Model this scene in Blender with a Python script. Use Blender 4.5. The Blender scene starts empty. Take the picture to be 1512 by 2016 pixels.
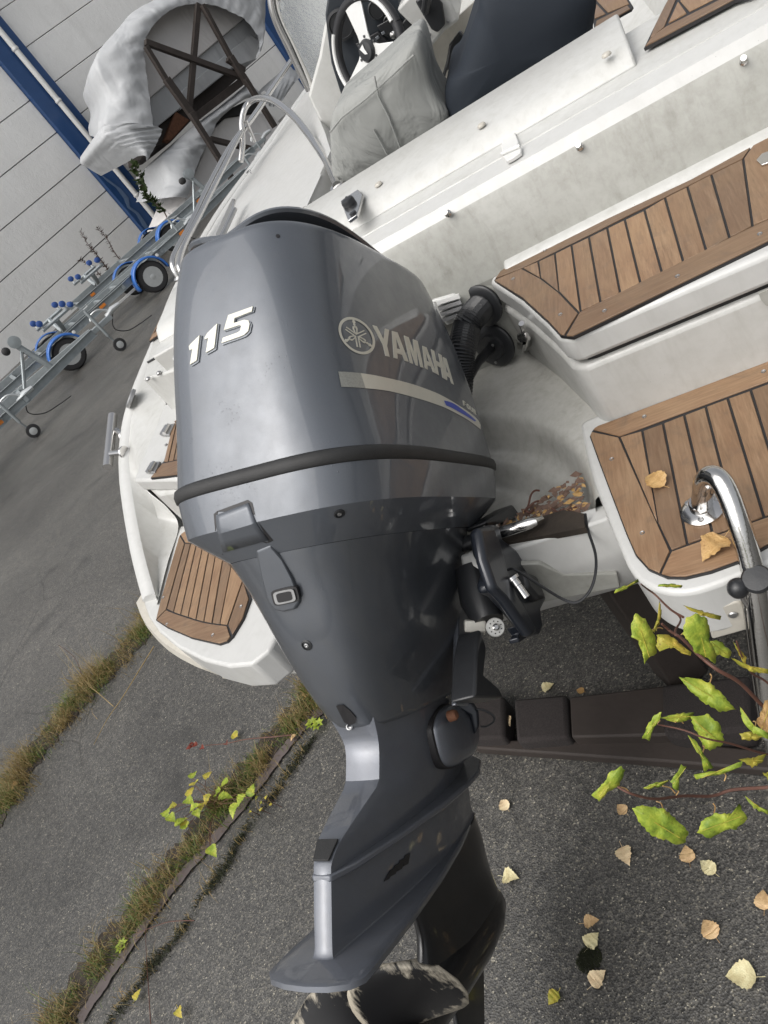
import bpy, math, random
import numpy as np
from mathutils import Vector, Matrix
from mathutils.bvhtree import BVHTree
random.seed(7); RNG = np.random.default_rng(7)
sc = bpy.context.scene
COL = sc.collection
R = math.radians

# ------------------------------------------------------------------ camera
FPX, CX, CY, H = 1550.0, 756.0, 1008.0, 1.75          # focal length in px of a 1512 x 2016 frame, eye height
def rx(a): c, s = math.cos(a), math.sin(a); return np.array([[1,0,0],[0,c,-s],[0,s,c]])
def ry(a): c, s = math.cos(a), math.sin(a); return np.array([[c,0,s],[0,1,0],[-s,0,c]])
def rz(a): c, s = math.cos(a), math.sin(a); return np.array([[c,-s,0],[s,c,0],[0,0,1]])
RC = rz(R(-40.2)) @ rx(R(29.3)) @ np.array([[1,0,0],[0,0,-1],[0,1,0]], float)   # world -> camera (x right, y down, z fwd)
EYE = np.array([0, 0, H])
cd = bpy.data.cameras.new('camera'); cam = bpy.data.objects.new('camera', cd); COL.objects.link(cam)
cd.sensor_fit = 'HORIZONTAL'; cd.sensor_width = 36.0; cd.lens = 36.0 * FPX / 1512.0
cd.clip_start = 0.05; cd.clip_end = 500
m = Matrix(((RC[0][0], -RC[1][0], -RC[2][0], 0), (RC[0][1], -RC[1][1], -RC[2][1], 0), (RC[0][2], -RC[1][2], -RC[2][2], H), (0, 0, 0, 1)))
cam.matrix_world = m
sc.camera = cam

# ------------------------------------------------------------------ sky, sun, exposure
SUN_EL, SUN_ROT = R(56), R(242)
w = bpy.data.worlds.new('World'); sc.world = w; w.use_nodes = True
nt = w.node_tree; nt.nodes.clear()
sky = nt.nodes.new('ShaderNodeTexSky'); sky.sky_type = 'NISHITA'; sky.sun_disc = False
sky.sun_elevation = SUN_EL; sky.sun_rotation = SUN_ROT; sky.dust_density = 6.0; sky.air_density = 1.2; sky.ozone_density = 1.0
hs = nt.nodes.new('ShaderNodeHueSaturation'); hs.inputs['Saturation'].default_value = 0.22
bg = nt.nodes.new('ShaderNodeBackground'); bg.inputs['Strength'].default_value = 0.15
ow = nt.nodes.new('ShaderNodeOutputWorld')
nt.links.new(sky.outputs[0], hs.inputs['Color']); nt.links.new(hs.outputs[0], bg.inputs['Color']); nt.links.new(bg.outputs[0], ow.inputs[0])
sl = bpy.data.lights.new('sun', 'SUN'); sl.energy = 1.3; sl.angle = R(75); sl.color = (1, .97, .93)
so = bpy.data.objects.new('sun', sl); COL.objects.link(so)
so.rotation_euler = (R(90) - SUN_EL, 0, R(180) - SUN_ROT + R(0))
sc.view_settings.view_transform = 'Standard'; sc.view_settings.look = 'None'
sc.cycles.max_bounces = 6; sc.cycles.diffuse_bounces = 3; sc.cycles.glossy_bounces = 3; sc.cycles.transmission_bounces = 4
sc.view_settings.exposure = 0.15; sc.view_settings.gamma = 1.0; sc.view_settings.use_curve_mapping = False

# ------------------------------------------------------------------ frames: pixel -> place
A3 = lambda v: np.asarray(v, float)
def ray(px, py): return RC.T @ np.array([(px-CX)/FPX, (py-CY)/FPX, 1.0])
def at(px, py, z):                       # on a level plane
    r = ray(px, py); return EYE + r*((z-H)/r[2])
def dep(px, py, d): return EYE + ray(px, py)*d          # at a distance along the view axis
RB = rz(R(-32.8)) @ rx(R(3.6)) @ ry(R(2.3))             # boat axes: x starboard, y forward, z up (from the eye point)
def b2w(b): return EYE + RB @ A3(b)
def w2b(p): return RB.T @ (A3(p)-EYE)
def bp(px, py, ax, val):                 # on a plane of the boat, boat coordinates
    r = RB.T @ ray(px, py); return r*(val/r[ax])
def bw(px, py, ax, val): return b2w(bp(px, py, ax, val))
EM = np.array([[.8888,.4222,.1785],[-.1942,-.0059,.9809],[-.4152,.9065,-.0767]])
EO = RC.T @ np.array([-.0636,-.0699,1.5626]) + EYE      # motor frame: starboard, forward, down from the cowl seam
EW = RC.T @ EM
def e2w(e): return EO + EW @ A3(e)
def ep(px, py, ax, val):
    r = EW.T @ ray(px, py); o = EW.T @ (EYE-EO); return o + r*((val-o[ax])/r[ax])
WY = R(27.9); WT = np.array([math.cos(WY), math.sin(WY), 0]); WN = np.array([-math.sin(WY), math.cos(WY), 0])
def wl(t, n, z): return WT*t + WN*n + np.array([0, 0, z])
def wallp(px, py, n):
    r = ray(px, py); p = EYE + r*((n - EYE@WN)/(r@WN)); return np.array([p@WT, n, p[2]])
def zc(o, s, *pts): return [(o[0]+s*a, o[1]+s*b) for a, b in pts]

# ------------------------------------------------------------------ materials
MATS = {}
def newmat(name):
    mt = bpy.data.materials.new(name); mt.use_nodes = True; n = mt.node_tree; MATS[name] = mt
    return mt, n, n.nodes['Principled BSDF']
def N(n, t, **kw):
    x = n.nodes.new(t)
    for k, v in kw.items():
        if k in x.inputs: x.inputs[k].default_value = v
        else: setattr(x, k, v)
    return x
def ramp(n, fac, stops, interp='LINEAR'):
    r = n.nodes.new('ShaderNodeValToRGB'); r.color_ramp.interpolation = interp
    while len(r.color_ramp.elements) < len(stops): r.color_ramp.elements.new(0.5)
    for e, (p, c) in zip(r.color_ramp.elements, stops):
        e.position = p; e.color = (*c, 1) if len(c) == 3 else c
    n.links.new(fac, r.inputs[0]); return r.outputs[0]
def g(v): return (v, v, v)
def coords(n, scale=(1,1,1), rot=(0,0,0), jitter=False):
    tc = n.nodes.new('ShaderNodeTexCoord'); mp = n.nodes.new('ShaderNodeMapping')
    mp.inputs['Scale'].default_value = scale; mp.inputs['Rotation'].default_value = rot
    n.links.new(tc.outputs['Object'], mp.inputs['Vector'])
    if jitter:
        oi = n.nodes.new('ShaderNodeObjectInfo'); cm = n.nodes.new('ShaderNodeVectorMath'); cm.operation = 'MULTIPLY_ADD'
        mu = N(n, 'ShaderNodeMath', operation='MULTIPLY'); mu.inputs[1].default_value = 37.0
        n.links.new(oi.outputs['Random'], mu.inputs[0]); n.links.new(mu.outputs[0], mp.inputs['Location'])
    return mp.outputs[0]
def noise(n, vec, scale, detail=4, rough=.55, dist=0):
    x = N(n, 'ShaderNodeTexNoise', Scale=scale, Detail=detail, Roughness=rough, Distortion=dist); n.links.new(vec, x.inputs['Vector']); return x.outputs['Fac']
def voro(n, vec, scale, feature='F1', out='Distance', rnd=1.0):
    x = n.nodes.new('ShaderNodeTexVoronoi'); x.feature = feature; x.inputs['Scale'].default_value = scale; x.inputs['Randomness'].default_value = rnd
    n.links.new(vec, x.inputs['Vector']); return x.outputs[out]
def mix(n, fac, a, b, mode='MIX'):
    x = n.nodes.new('ShaderNodeMix'); x.data_type = 'RGBA'; x.blend_type = mode
    for i, v in ((6, a), (7, b)):
        if isinstance(v, tuple): x.inputs[i].default_value = (*v, 1)
        else: n.links.new(v, x.inputs[i])
    if isinstance(fac, float): x.inputs[0].default_value = fac
    else: n.links.new(fac, x.inputs[0])
    return x.outputs[2]
def bump(n, p, h, strength, dist=.002):
    b = N(n, 'ShaderNodeBump', Strength=strength, Distance=dist); n.links.new(h, b.inputs['Height'])
    prev = p.inputs['Normal'].links
    if prev: n.links.new(prev[0].from_socket, b.inputs['Normal'])
    n.links.new(b.outputs[0], p.inputs['Normal'])
def plain(name, col, rough=.5, metal=0, coat=0, var=.12, vs=30, bmp=0, bs=200, spec=.5):
    mt, n, p = newmat(name); v = coords(n)
    c = mix(n, noise(n, v, vs, 4), tuple(x*(1-var) for x in col), tuple(min(1, x*(1+var)) for x in col))
    n.links.new(c, p.inputs['Base Color']); p.inputs['Roughness'].default_value = rough; p.inputs['Metallic'].default_value = metal
    p.inputs['Coat Weight'].default_value = coat; p.inputs['Coat Roughness'].default_value = .08; p.inputs['Specular IOR Level'].default_value = spec
    if bmp: bump(n, p, noise(n, v, bs, 5), bmp)
    return mt

def motor_paint(name, col, rough, drops=.5, grime=.5, metal=.75):
    mt, n, p = newmat(name); v = coords(n)
    fl = noise(n, v, 900, 2)
    base = mix(n, fl, tuple(x*.86 for x in col), tuple(x*1.14 for x in col))
    vs = coords(n, (14, 14, 3)); st = ramp(n, noise(n, vs, 1.6, 6, .65, .6), [(.46, g(0)), (.78, g(1))])
    dirt = mix(n, st, g(0), g(grime)); base2 = mix(n, dirt, base, (.13, .13, .125))
    n.links.new(base2, p.inputs['Base Color']); p.inputs['Metallic'].default_value = metal
    rr = ramp(n, noise(n, v, 22, 6, .7), [(.3, g(rough*.85)), (.75, g(rough*1.35))]); n.links.new(rr, p.inputs['Roughness'])
    p.inputs['Coat Weight'].default_value = .8; p.inputs['Coat Roughness'].default_value = .05
    if drops:
        d1 = ramp(n, voro(n, v, 150), [(.0, g(1)), (.12, g(.85)), (.2, g(0))])
        msk = ramp(n, noise(n, v, 11, 4), [(.54, g(0)), (.66, g(1))])
        hh = mix(n, msk, g(0), d1); bump(n, p, hh, drops, .0014)
    return mt
motor_paint('motor_paint', (.108, .119, .137), .46, .6, .14, .45)
motor_paint('motor_paint_leg', (.098, .107, .122), .40, .3, .30, .6)
motor_paint('motor_paint_low', (.135, .145, .168), .44, .15, .30, .5)
plain('black_plastic', (.018, .019, .021), .38, 0, .1, .3, 40, .15, 300)
plain('navy_bracket', (.014, .017, .024), .36, .2, .3, .25, 30, .1, 200)
plain('rubber', (.022, .022, .022), .62, 0, 0, .45, 25, .3, 400)
plain('decal_silver', (.62, .60, .52), .42, .25, 0, .05, 60)
plain('decal_fade', (.36, .36, .33), .42, .4, 0, .4, 420)
plain('badge_cream', (.60, .59, .51), .38, .1, .3, .04, 60)
plain('badge_edge', (.20, .215, .235), .4, .3, .2, .05, 60)
plain('decal_blue', (.055, .085, .42), .4, .1, 0, .08, 60)
plain('stainless', (.62, .61, .60), .16, 1, 0, .08, 12, .03, 90)
plain('stainless_wet', (.60, .59, .57), .10, 1, 0, .15, 14, .12, 160)
plain('stainless_dull', (.42, .42, .42), .4, 1, 0, .2, 30)
plain('galvanised', (.33, .36, .37), .55, .55, 0, .28, 9, .1, 60)
plain('galvanised_bright', (.58, .60, .60), .4, .7, 0, .2, 12)
plain('trailer_blue', (.020, .115, .40), .4, 0, .3, .15, 14)
plain('roller_blue', (.022, .07, .25), .5, 0, .1, .15, 30)
plain('tyre', (.02, .02, .021), .75, 0, 0, .3, 30, .4, 120)
plain('orange_plastic', (.62, .20, .03), .35, 0, 0, .1)
plain('blue_steel', (.013, .055, .165), .42, 0, .2, .22, 2.2, .05, 40)
plain('white_paint', (.66, .66, .64), .5, 0, 0, .08, 3)
plain('white_plastic', (.66, .66, .64), .35, 0, .2, .06, 20)
plain('black_leather', (.016, .016, .018), .5, 0, 0, .3, 60, .3, 350)
plain('dash_black', (.02, .025, .032), .3, 0, .2, .2, 30)
plain('dark_timber', (.034, .026, .022), .7, 0, 0, .5, 9, .5, 60)
plain('rusty_bracket', (.12, .05, .025), .8, 0, 0, .6, 20, .6, 90)
plain('cover_navy', (.008, .013, .021), .8, 0, 0, .22, 6, .15, 300)
plain('bark', (.10, .042, .028), .6, 0, 0, .35, 60, .4, 200)
plain('dry_stem', (.11, .075, .062), .85, 0, 0, .4, 40)
plain('straw', (.30, .22, .10), .8, 0, 0, .4, 40)
plain('moss', (.022, .026, .010), .95, 0, 0, .6, 60, 1.0, 240)
plain('mould', (.15, .095, .07), .85, 0, 0, .8, 45, 1.0, 150)
plain('soil', (.035, .027, .02), .9, 0, 0, .6, 30, 1, 120)
plain('peel', (.10, .155, .26), .6, 0, 0, .3, 8)
plain('wheel_silver', (.72, .72, .70), .35, .35, 0, .05, 60)
plain('wall_gap', (.36, .355, .34), .9)
plain('anode', (.56, .56, .54), .5, .4, 0, .2, 60)
plain('white_worn', (.60, .585, .53), .6, 0, 0, .2, 26, .3, 120)
plain('blade_black', (.012, .012, .013), .3, .2, .3, .4, 40)
plain('pebble', (.42, .39, .32), .7, 0, 0, .2, 40)
plain('carpet', (.028, .023, .022), .95, 0, 0, .9, 260, 1.0, 420)
plain('wet_strip', (.10, .08, .075), .3, 0, 0, .35, 8, .15, 60)

def gelcoat(name, col, dirt, amount=.5, scale=3.0, rough=.32):
    mt, n, p = newmat(name); v = coords(n)
    d1 = ramp(n, noise(n, v, scale, 7, .68, .5), [(.40, g(0)), (.75, g(1))])
    d2 = ramp(n, noise(n, v, scale*9, 6, .7), [(.42, g(0)), (.72, g(1))])
    vs = coords(n, (30, 30, 5)); d3 = ramp(n, noise(n, vs, 1.2, 5, .65, .3), [(.5, g(0)), (.75, g(1))])
    f = mix(n, .45, d1, d2); f2 = mix(n, .35, f, d3)
    f3 = mix(n, amount, g(0), f2)
    spk = ramp(n, voro(n, v, 75), [(.0, g(1)), (.035, g(1)), (.05, g(0))])
    spm = ramp(n, noise(n, v, 12, 2), [(.56, g(0)), (.62, g(1))])
    c = mix(n, f3, col, dirt); sp = mix(n, spm, g(0), spk)
    c2 = mix(n, sp, c, (.10, .09, .075))
    n.links.new(c2, p.inputs['Base Color'])
    rr = ramp(n, f, [(0, g(rough)), (1, g(rough+.25))]); n.links.new(rr, p.inputs['Roughness'])
    p.inputs['Coat Weight'].default_value = .25; p.inputs['Coat Roughness'].default_value = .1
    bump(n, p, noise(n, v, 14, 3), .05, .003)
    return mt
gelcoat('gelcoat', (.55, .55, .53), (.32, .315, .28), .75)
gelcoat('gelcoat_grimy_shaded', (.40, .40, .37), (.20, .195, .165), 1.0, 5)  # grime, with the dimness of aft-facing faces put into the tone
gelcoat('gelcoat_clean', (.54, .54, .525), (.37, .37, .345), .6)
gelcoat('gelcoat_well', (.46, .455, .425), (.26, .25, .215), 1.0, 6)
gelcoat('rub_strip', (.50, .475, .42), (.30, .28, .23), .7, 6, .5)

def teak(name, rot):
    mt, n, p = newmat(name); v = coords(n, (1, 1, 1), (0, 0, rot), True)
    mp = n.nodes.new('ShaderNodeMapping'); mp.inputs['Scale'].default_value = (1, .06, 1); n.links.new(v, mp.inputs['Vector'])
    a = noise(n, mp.outputs[0], 190, 5, .7, .4); b = noise(n, mp.outputs[0], 30, 4, .6, 1.2); c3 = noise(n, v, 7, 3)
    col = ramp(n, a, [(.25, (.128, .076, .042)), (.55, (.232, .148, .088)), (.8, (.318, .218, .138))])
    col = mix(n, ramp(n, b, [(.35, g(0)), (.7, g(.55))]), col, (.19, .105, .058))
    col = mix(n, ramp(n, c3, [(.4, g(0)), (.75, g(.35))]), col, (.34, .245, .155))
    oi = n.nodes.new('ShaderNodeObjectInfo'); tint = ramp(n, oi.outputs['Random'], [(0, (.74, .73, .73)), (1, (1.22, 1.19, 1.13))])
    n.links.new(mix(n, 1.0, col, tint, 'MULTIPLY'), p.inputs['Base Color']); rr = ramp(n, c3, [(.35, g(.30)), (.7, g(.6))]); n.links.new(rr, p.inputs['Roughness'])
    stn = ramp(n, noise(n, v, 16, 6, .7, .6), [(.55, g(0)), (.72, g(.5))]); cc_ = p.inputs['Base Color'].links[0].from_socket; n.links.new(mix(n, stn, cc_, (.115, .085, .062)), p.inputs['Base Color'])
    bump(n, p, a, .3, .0014); return mt
teak('teak_y', R(32.8)); teak('teak_x', R(32.8+90))
plain('caulk_gap_dark', (.017, .016, .017), .5, 0, 0, .2, 60)  # seam caulk, also the black standing in for dark in gaps and openings

def N_col(n, vec):
    x = N(n, 'ShaderNodeTexNoise', Scale=2.5, Detail=5); n.links.new(vec, x.inputs['Vector']); return x.outputs['Color']
def asphalt():
    mt, n, p = newmat('asphalt'); v = coords(n)
    cell = voro(n, v, 230, out='Color'); sep = n.nodes.new('ShaderNodeSeparateColor'); n.links.new(cell, sep.inputs[0])
    cell2 = voro(n, v, 95, out='Color'); sep2 = n.nodes.new('ShaderNodeSeparateColor'); n.links.new(cell2, sep2.inputs[0])
    stones = ramp(n, sep.outputs[0], [(0, (.035, .035, .035)), (.6, (.080, .078, .075)), (.92, (.132, .127, .118)), (.985, (.17, .16, .135)), (1, (.34, .32, .27))])
    big = ramp(n, noise(n, v, .55, 5, .6, .4), [(.30, (.62, .61, .60)), (.70, (1.42, 1.40, 1.36))])
    fine = ramp(n, noise(n, v, 26, 6, .7), [(.3, g(.7)), (.75, g(1.25))])
    c = mix(n, 1.0, stones, big, 'MULTIPLY'); c = mix(n, 1.0, c, fine, 'MULTIPLY')
    d2 = voro(n, v, 95); pale = ramp(n, sep2.outputs[1], [(.955, g(0)), (.965, g(1))]); near = ramp(n, d2, [(.09, g(1)), (.18, g(0))])
    pm = mix(n, 1.0, pale, near, 'MULTIPLY'); c = mix(n, pm, c, (.42, .39, .30))
    crk = ramp(n, voro(n, mix(n, .12, v, N_col(n, v)), 1.1, 'DISTANCE_TO_EDGE'), [(.0, g(1)), (.006, g(0))]); crm = ramp(n, noise(n, v, .7, 2), [(.52, g(0)), (.6, g(.8))]); c = mix(n, mix(n, crm, g(0), crk), c, (.018, .017, .015))
    oil = ramp(n, noise(n, v, 1.3, 6, .65, .5), [(.56, g(0)), (.72, g(.8))]); c = mix(n, oil, c, (.022, .021, .02))
    mossy = ramp(n, noise(n, v, 4.2, 6, .7), [(.66, g(0)), (.8, g(.45))]); c = mix(n, mossy, c, (.045, .05, .022))
    n.links.new(c, p.inputs['Base Color'])
    wet = ramp(n, noise(n, v, .9, 4, .6), [(.35, g(.30)), (.7, g(.52))]); n.links.new(wet, p.inputs['Roughness'])
    c = mix(n, 1.0, c, (1.0, 1.0, .985), 'MULTIPLY'); n.links.new(c, p.inputs['Base Color'])
    h1 = mix(n, .5, voro(n, v, 230), noise(n, v, 120, 4)); bump(n, p, h1, .7, .0035)
asphalt()
def wallmat():
    mt, n, p = newmat('wall_panel'); v = coords(n)
    a = ramp(n, noise(n, v, .8, 6, .65), [(.3, (.74, .735, .715)), (.75, (.83, .825, .805))])
    b = ramp(n, noise(n, v, 5, 6, .7), [(.55, g(0)), (.75, g(.35))]); c = mix(n, b, a, (.62, .615, .59))
    fl = ramp(n, noise(n, v, 3.1, 8, .75, 1.4), [(.645, g(0)), (.66, g(1))]); flm = ramp(n, noise(n, v, .5, 2), [(.5, g(0)), (.6, g(1))])
    c = mix(n, mix(n, flm, g(0), fl), c, (.76, .755, .74))
    vs = coords(n, (3, 3, .25)); stn = ramp(n, noise(n, vs, 1.5, 5, .6), [(.52, g(0)), (.8, g(.35))]); c = mix(n, stn, c, (.58, .575, .55))
    n.links.new(c, p.inputs['Base Color']); p.inputs['Roughness'].default_value = .75
    bump(n, p, noise(n, v, 9, 8, .7, .8), .35, .02); bump(n, p, fl, .5, .01)
wallmat()
def tarpmat(name, c0, c1):
    mt, n, p = newmat(name); v = coords(n)
    c = mix(n, noise(n, v, 2.2, 5, .6), c0, c1); n.links.new(c, p.inputs['Base Color']); p.inputs['Roughness'].default_value = .5
    wv = noise(n, coords(n, (1, 1, .5)), 1.7, 2, .45, .8); bump(n, p, wv, .6, .14); bump(n, p, noise(n, v, 5, 2, .5, .6), .25, .03)
tarpmat('tarp_silver', (.38, .39, .40), (.50, .51, .52))
tarpmat('tarp_dark', (.36, .37, .38), (.50, .51, .52))
tarpmat('shrink_white', (.62, .60, .585), (.74, .72, .71))
def seatmat():
    mt, n, p = newmat('cover_grey'); v = coords(n)
    c = mix(n, noise(n, v, 6, 6, .65), (.215, .22, .21), (.32, .325, .31)); n.links.new(c, p.inputs['Base Color']); p.inputs['Roughness'].default_value = .7
    bump(n, p, noise(n, coords(n, (1, 1, .4)), 7, 4, .5, 1.6), .7, .04); bump(n, p, noise(n, v, 400, 2), .2, .001)
seatmat()
def leafmat(name, stops, spot=(.10, .05, .02), sss=True):
    mt, n, p = newmat(name); v = coords(n, jitter=True)
    c = ramp(n, noise(n, v, 48, 5, .65), stops); sp = ramp(n, noise(n, v, 150, 4), [(.62, g(0)), (.72, g(.6))])
    c = mix(n, sp, c, spot); n.links.new(c, p.inputs['Base Color']); p.inputs['Roughness'].default_value = .5
    if sss:
        tr = N(n, 'ShaderNodeBsdfTranslucent'); n.links.new(c, tr.inputs['Color']); ms = N(n, 'ShaderNodeMixShader'); ms.inputs[0].default_value = .28
        out = n.nodes['Material Output']; n.links.new(p.outputs[0], ms.inputs[1]); n.links.new(tr.outputs[0], ms.inputs[2]); n.links.new(ms.outputs[0], out.inputs[0])
    bump(n, p, voro(n, v, 260, 'DISTANCE_TO_EDGE'), .5, .0012); bump(n, p, noise(n, v, 60, 3), .4, .004)
leafmat('leaf_green', [(.30, (.17, .27, .03)), (.52, (.36, .45, .05)), (.70, (.60, .58, .09))])
leafmat('leaf_yellow', [(.3, (.28, .33, .04)), (.55, (.55, .46, .07)), (.75, (.60, .40, .07))])
leafmat('leaf_fallen', [(.3, (.58, .42, .25)), (.55, (.68, .54, .34)), (.75, (.72, .63, .38))], (.20, .10, .04), False)
leafmat('leaf_tan', [(.3, (.40, .25, .12)), (.55, (.58, .40, .21)), (.75, (.62, .46, .25))], (.16, .07, .03), False)
leafmat('leaf_cream', [(.3, (.50, .42, .22)), (.55, (.64, .58, .34)), (.75, (.70, .66, .42))], (.30, .18, .07), False)
leafmat('leaf_ochre', [(.3, (.34, .19, .065)), (.6, (.50, .32, .13))], (.16, .07, .02), False)
leafmat('leaf_red', [(.3, (.10, .018, .012)), (.6, (.24, .05, .03))], (.05, .01, .01))
leafmat('leaf_dark', [(.3, (.035, .06, .02)), (.6, (.07, .105, .035))], (.09, .05, .03))
leafmat('grass_blade', [(.25, (.09, .10, .025)), (.42, (.20, .15, .05)), (.58, (.34, .25, .11)), (.75, (.26, .13, .06))], (.10, .05, .02))
leafmat('grass_green', [(.3, (.06, .105, .015)), (.6, (.12, .17, .03))], (.12, .10, .03))
def glassmat():
    mt, n, p = newmat('wet_glass'); v = coords(n)
    p.inputs['Base Color'].default_value = (.9, .92, .92, 1); p.inputs['Transmission Weight'].default_value = .8; p.inputs['Roughness'].default_value = .18; p.inputs['IOR'].default_value = 1.1
    bump(n, p, noise(n, v, 60, 5), .8, .01)
glassmat()
def blademat():
    mt, n, p = newmat('blade_worn'); v = coords(n, (1, 1, 1)); w_ = noise(n, coords(n, (40, 12, 12)), 1.6, 5, .65, .3)
    geo = n.nodes.new('ShaderNodeVertexColor'); geo.layer_name = 'wear'; sep = n.nodes.new('ShaderNodeSeparateColor'); n.links.new(geo.outputs[0], sep.inputs[0])
    ad = N(n, 'ShaderNodeMath', operation='ADD'); n.links.new(sep.outputs[0], ad.inputs[0]); n.links.new(w_, ad.inputs[1])
    f = ramp(n, ad.outputs[0], [(.80, g(0)), (.98, g(1))]); c = mix(n, f, (.012, .012, .013), (.50, .45, .36))
    n.links.new(c, p.inputs['Base Color']); p.inputs['Metallic'].default_value = .3; p.inputs['Roughness'].default_value = .38
blademat()

# ------------------------------------------------------------------ mesh helpers
class MB:
    def __init__(s): s.v = []; s.f = []
    def add(s, vs, fs):
        o = len(s.v); s.v += [tuple(map(float, x)) for x in vs]; s.f += [tuple(o+i for i in f) for f in fs]; return s
    def prism(s, poly, off):
        n = len(poly); off = A3(off); a = [A3(q) for q in poly]; b = [q+off for q in a]
        return s.add(a+b, [tuple(range(n-1, -1, -1)), tuple(range(n, 2*n))] + [(i, (i+1) % n, n+(i+1) % n, n+i) for i in range(n)])
    def box(s, c, ax, ay, az):
        c, ax, ay, az = map(A3, (c, ax, ay, az))
        vs = [c+sx*ax+sy*ay+sz*az for sz in (-1, 1) for sy in (-1, 1) for sx in (-1, 1)]
        return s.add(vs, [(0,2,3,1),(4,5,7,6),(0,1,5,4),(2,6,7,3),(0,4,6,2),(1,3,7,5)])
    def loft(s, rings, cap0=True, cap1=True, closed=True):
        n = len(rings[0]); vs = [q for r_ in rings for q in r_]; fs = []
        for i in range(len(rings)-1):
            for j in range(n if closed else n-1):
                k = (j+1) % n; fs.append((i*n+j, i*n+k, (i+1)*n+k, (i+1)*n+j))
        if cap0: fs.append(tuple(range(n-1, -1, -1)))
        if cap1: fs.append(tuple((len(rings)-1)*n+j for j in range(n)))
        return s.add(vs, fs)
    def tube(s, path, rad, n=10, cap=True):
        P = [A3(q) for q in path]; rings = []
        rad = rad if hasattr(rad, '__len__') else [rad]*len(P)
        t0 = P[1]-P[0]; u = np.cross(t0, [0.3, .2, 1]); u /= np.linalg.norm(u)
        for i, q in enumerate(P):
            t = P[min(i+1, len(P)-1)]-P[max(i-1, 0)]; t = t/(np.linalg.norm(t)+1e-9)
            u = u-t*(u@t); u /= np.linalg.norm(u)+1e-9; vv = np.cross(t, u)
            rings.append([q+rad[i]*(math.cos(a)*u+math.sin(a)*vv) for a in np.linspace(0, 2*math.pi, n, endpoint=False)])
        return s.loft(rings, cap, cap)
    def lathe(s, o, axis, prof, n=20):           # prof: (radius, height along axis)
        o = A3(o); ax = A3(axis)/np.linalg.norm(axis); u = np.cross(ax, [.31, .77, .2]); u /= np.linalg.norm(u); v = np.cross(ax, u)
        return s.loft([[o+ax*h_+r_*(math.cos(a)*u+math.sin(a)*v) for a in np.linspace(0, 2*math.pi, n, endpoint=False)] for r_, h_ in prof])
    def build(s, name, mat, parent=None, sharp=35, bevel=0, seg=2, sub=0):
        me = bpy.data.meshes.new(name); o0 = ORG.get(parent.name if parent else None, np.zeros(3))
        me.from_pydata([tuple(A3(q)-o0) for q in s.v], [], s.f); me.materials.append(MATS[mat]); me.validate()
        import bmesh
        bm = bmesh.new(); bm.from_mesh(me); bmesh.ops.recalc_face_normals(bm, faces=bm.faces); bm.to_mesh(me); bm.free()
        if sharp:
            me.polygons.foreach_set('use_smooth', [True]*len(me.polygons)); me.set_sharp_from_angle(angle=R(sharp))
        o = bpy.data.objects.new(name, me); COL.objects.link(o)
        if parent: o.parent = parent; ORG[o.name] = o0
        if bevel:
            b = o.modifiers.new('bevel', 'BEVEL'); b.width = bevel; b.segments = seg; b.limit_method = 'ANGLE'; b.angle_limit = R(30); b.harden_normals = False
        if sub:
            b = o.modifiers.new('sub', 'SUBSURF'); b.levels = sub; b.render_levels = sub
        return o
ORG = {}
def thing(name, loc, label, cat, group=None):
    o = bpy.data.objects.new(name, None); COL.objects.link(o); o.location = tuple(loc); o.empty_display_size = .1
    ORG[o.name] = A3(loc); o['label'] = label; o['category'] = cat
    if group: o['group'] = group
    return o
def tag(o, label, cat, group=None, kind=None):
    o['label'] = label
    if cat: o['category'] = cat
    if group: o['group'] = group
    if kind: o['kind'] = kind
    return o
def struct(o): o['kind'] = 'structure'; return o
def copy_tree(o, parent=None):
    c = o.copy(); COL.objects.link(c); c.parent = parent; ORG[c.name] = ORG.get(o.name, np.zeros(3))
    for ch in o.children: copy_tree(ch, c)
    return c
def spline(pts, k=6, closed=False):
    P = [A3(q) for q in pts]; n = len(P); out = []
    for i in range(n if closed else n-1):
        g_ = (lambda j: P[j % n]) if closed else (lambda j: P[min(max(j, 0), n-1)])
        p0, p1, p2, p3 = g_(i-1), g_(i), g_(i+1), g_(i+2)
        for t in np.linspace(0, 1, k, endpoint=False):
            out.append(.5*((2*p1)+(-p0+p2)*t+(2*p0-5*p1+4*p2-p3)*t*t+(-p0+3*p1-3*p2+p3)*t**3))
    if not closed: out.append(P[-1])
    return out
def inset(poly, d):
    P = [A3(q)[:2] for q in poly]; n = len(P)
    ar = sum(P[i][0]*P[(i+1) % n][1]-P[(i+1) % n][0]*P[i][1] for i in range(n))
    if ar < 0: P = P[::-1]
    out = []
    for i in range(n):
        a, b, c = P[i-1], P[i], P[(i+1) % n]
        u = (b-a)/(np.linalg.norm(b-a)+1e-9); v = (c-b)/(np.linalg.norm(c-b)+1e-9)
        nu = np.array([-u[1], u[0]]); nv = np.array([-v[1], v[0]]); m_ = nu+nv; L = m_@m_
        out.append(b+m_*(2*d/max(L, .6)))
    return out

# ================================================================== SETTING
gr = MB().add([(-80,-40,0),(120,-40,0),(120,120,0),(-80,120,0)], [(0,1,2,3)]).build('ground', 'asphalt', sharp=0); struct(gr)

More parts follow.
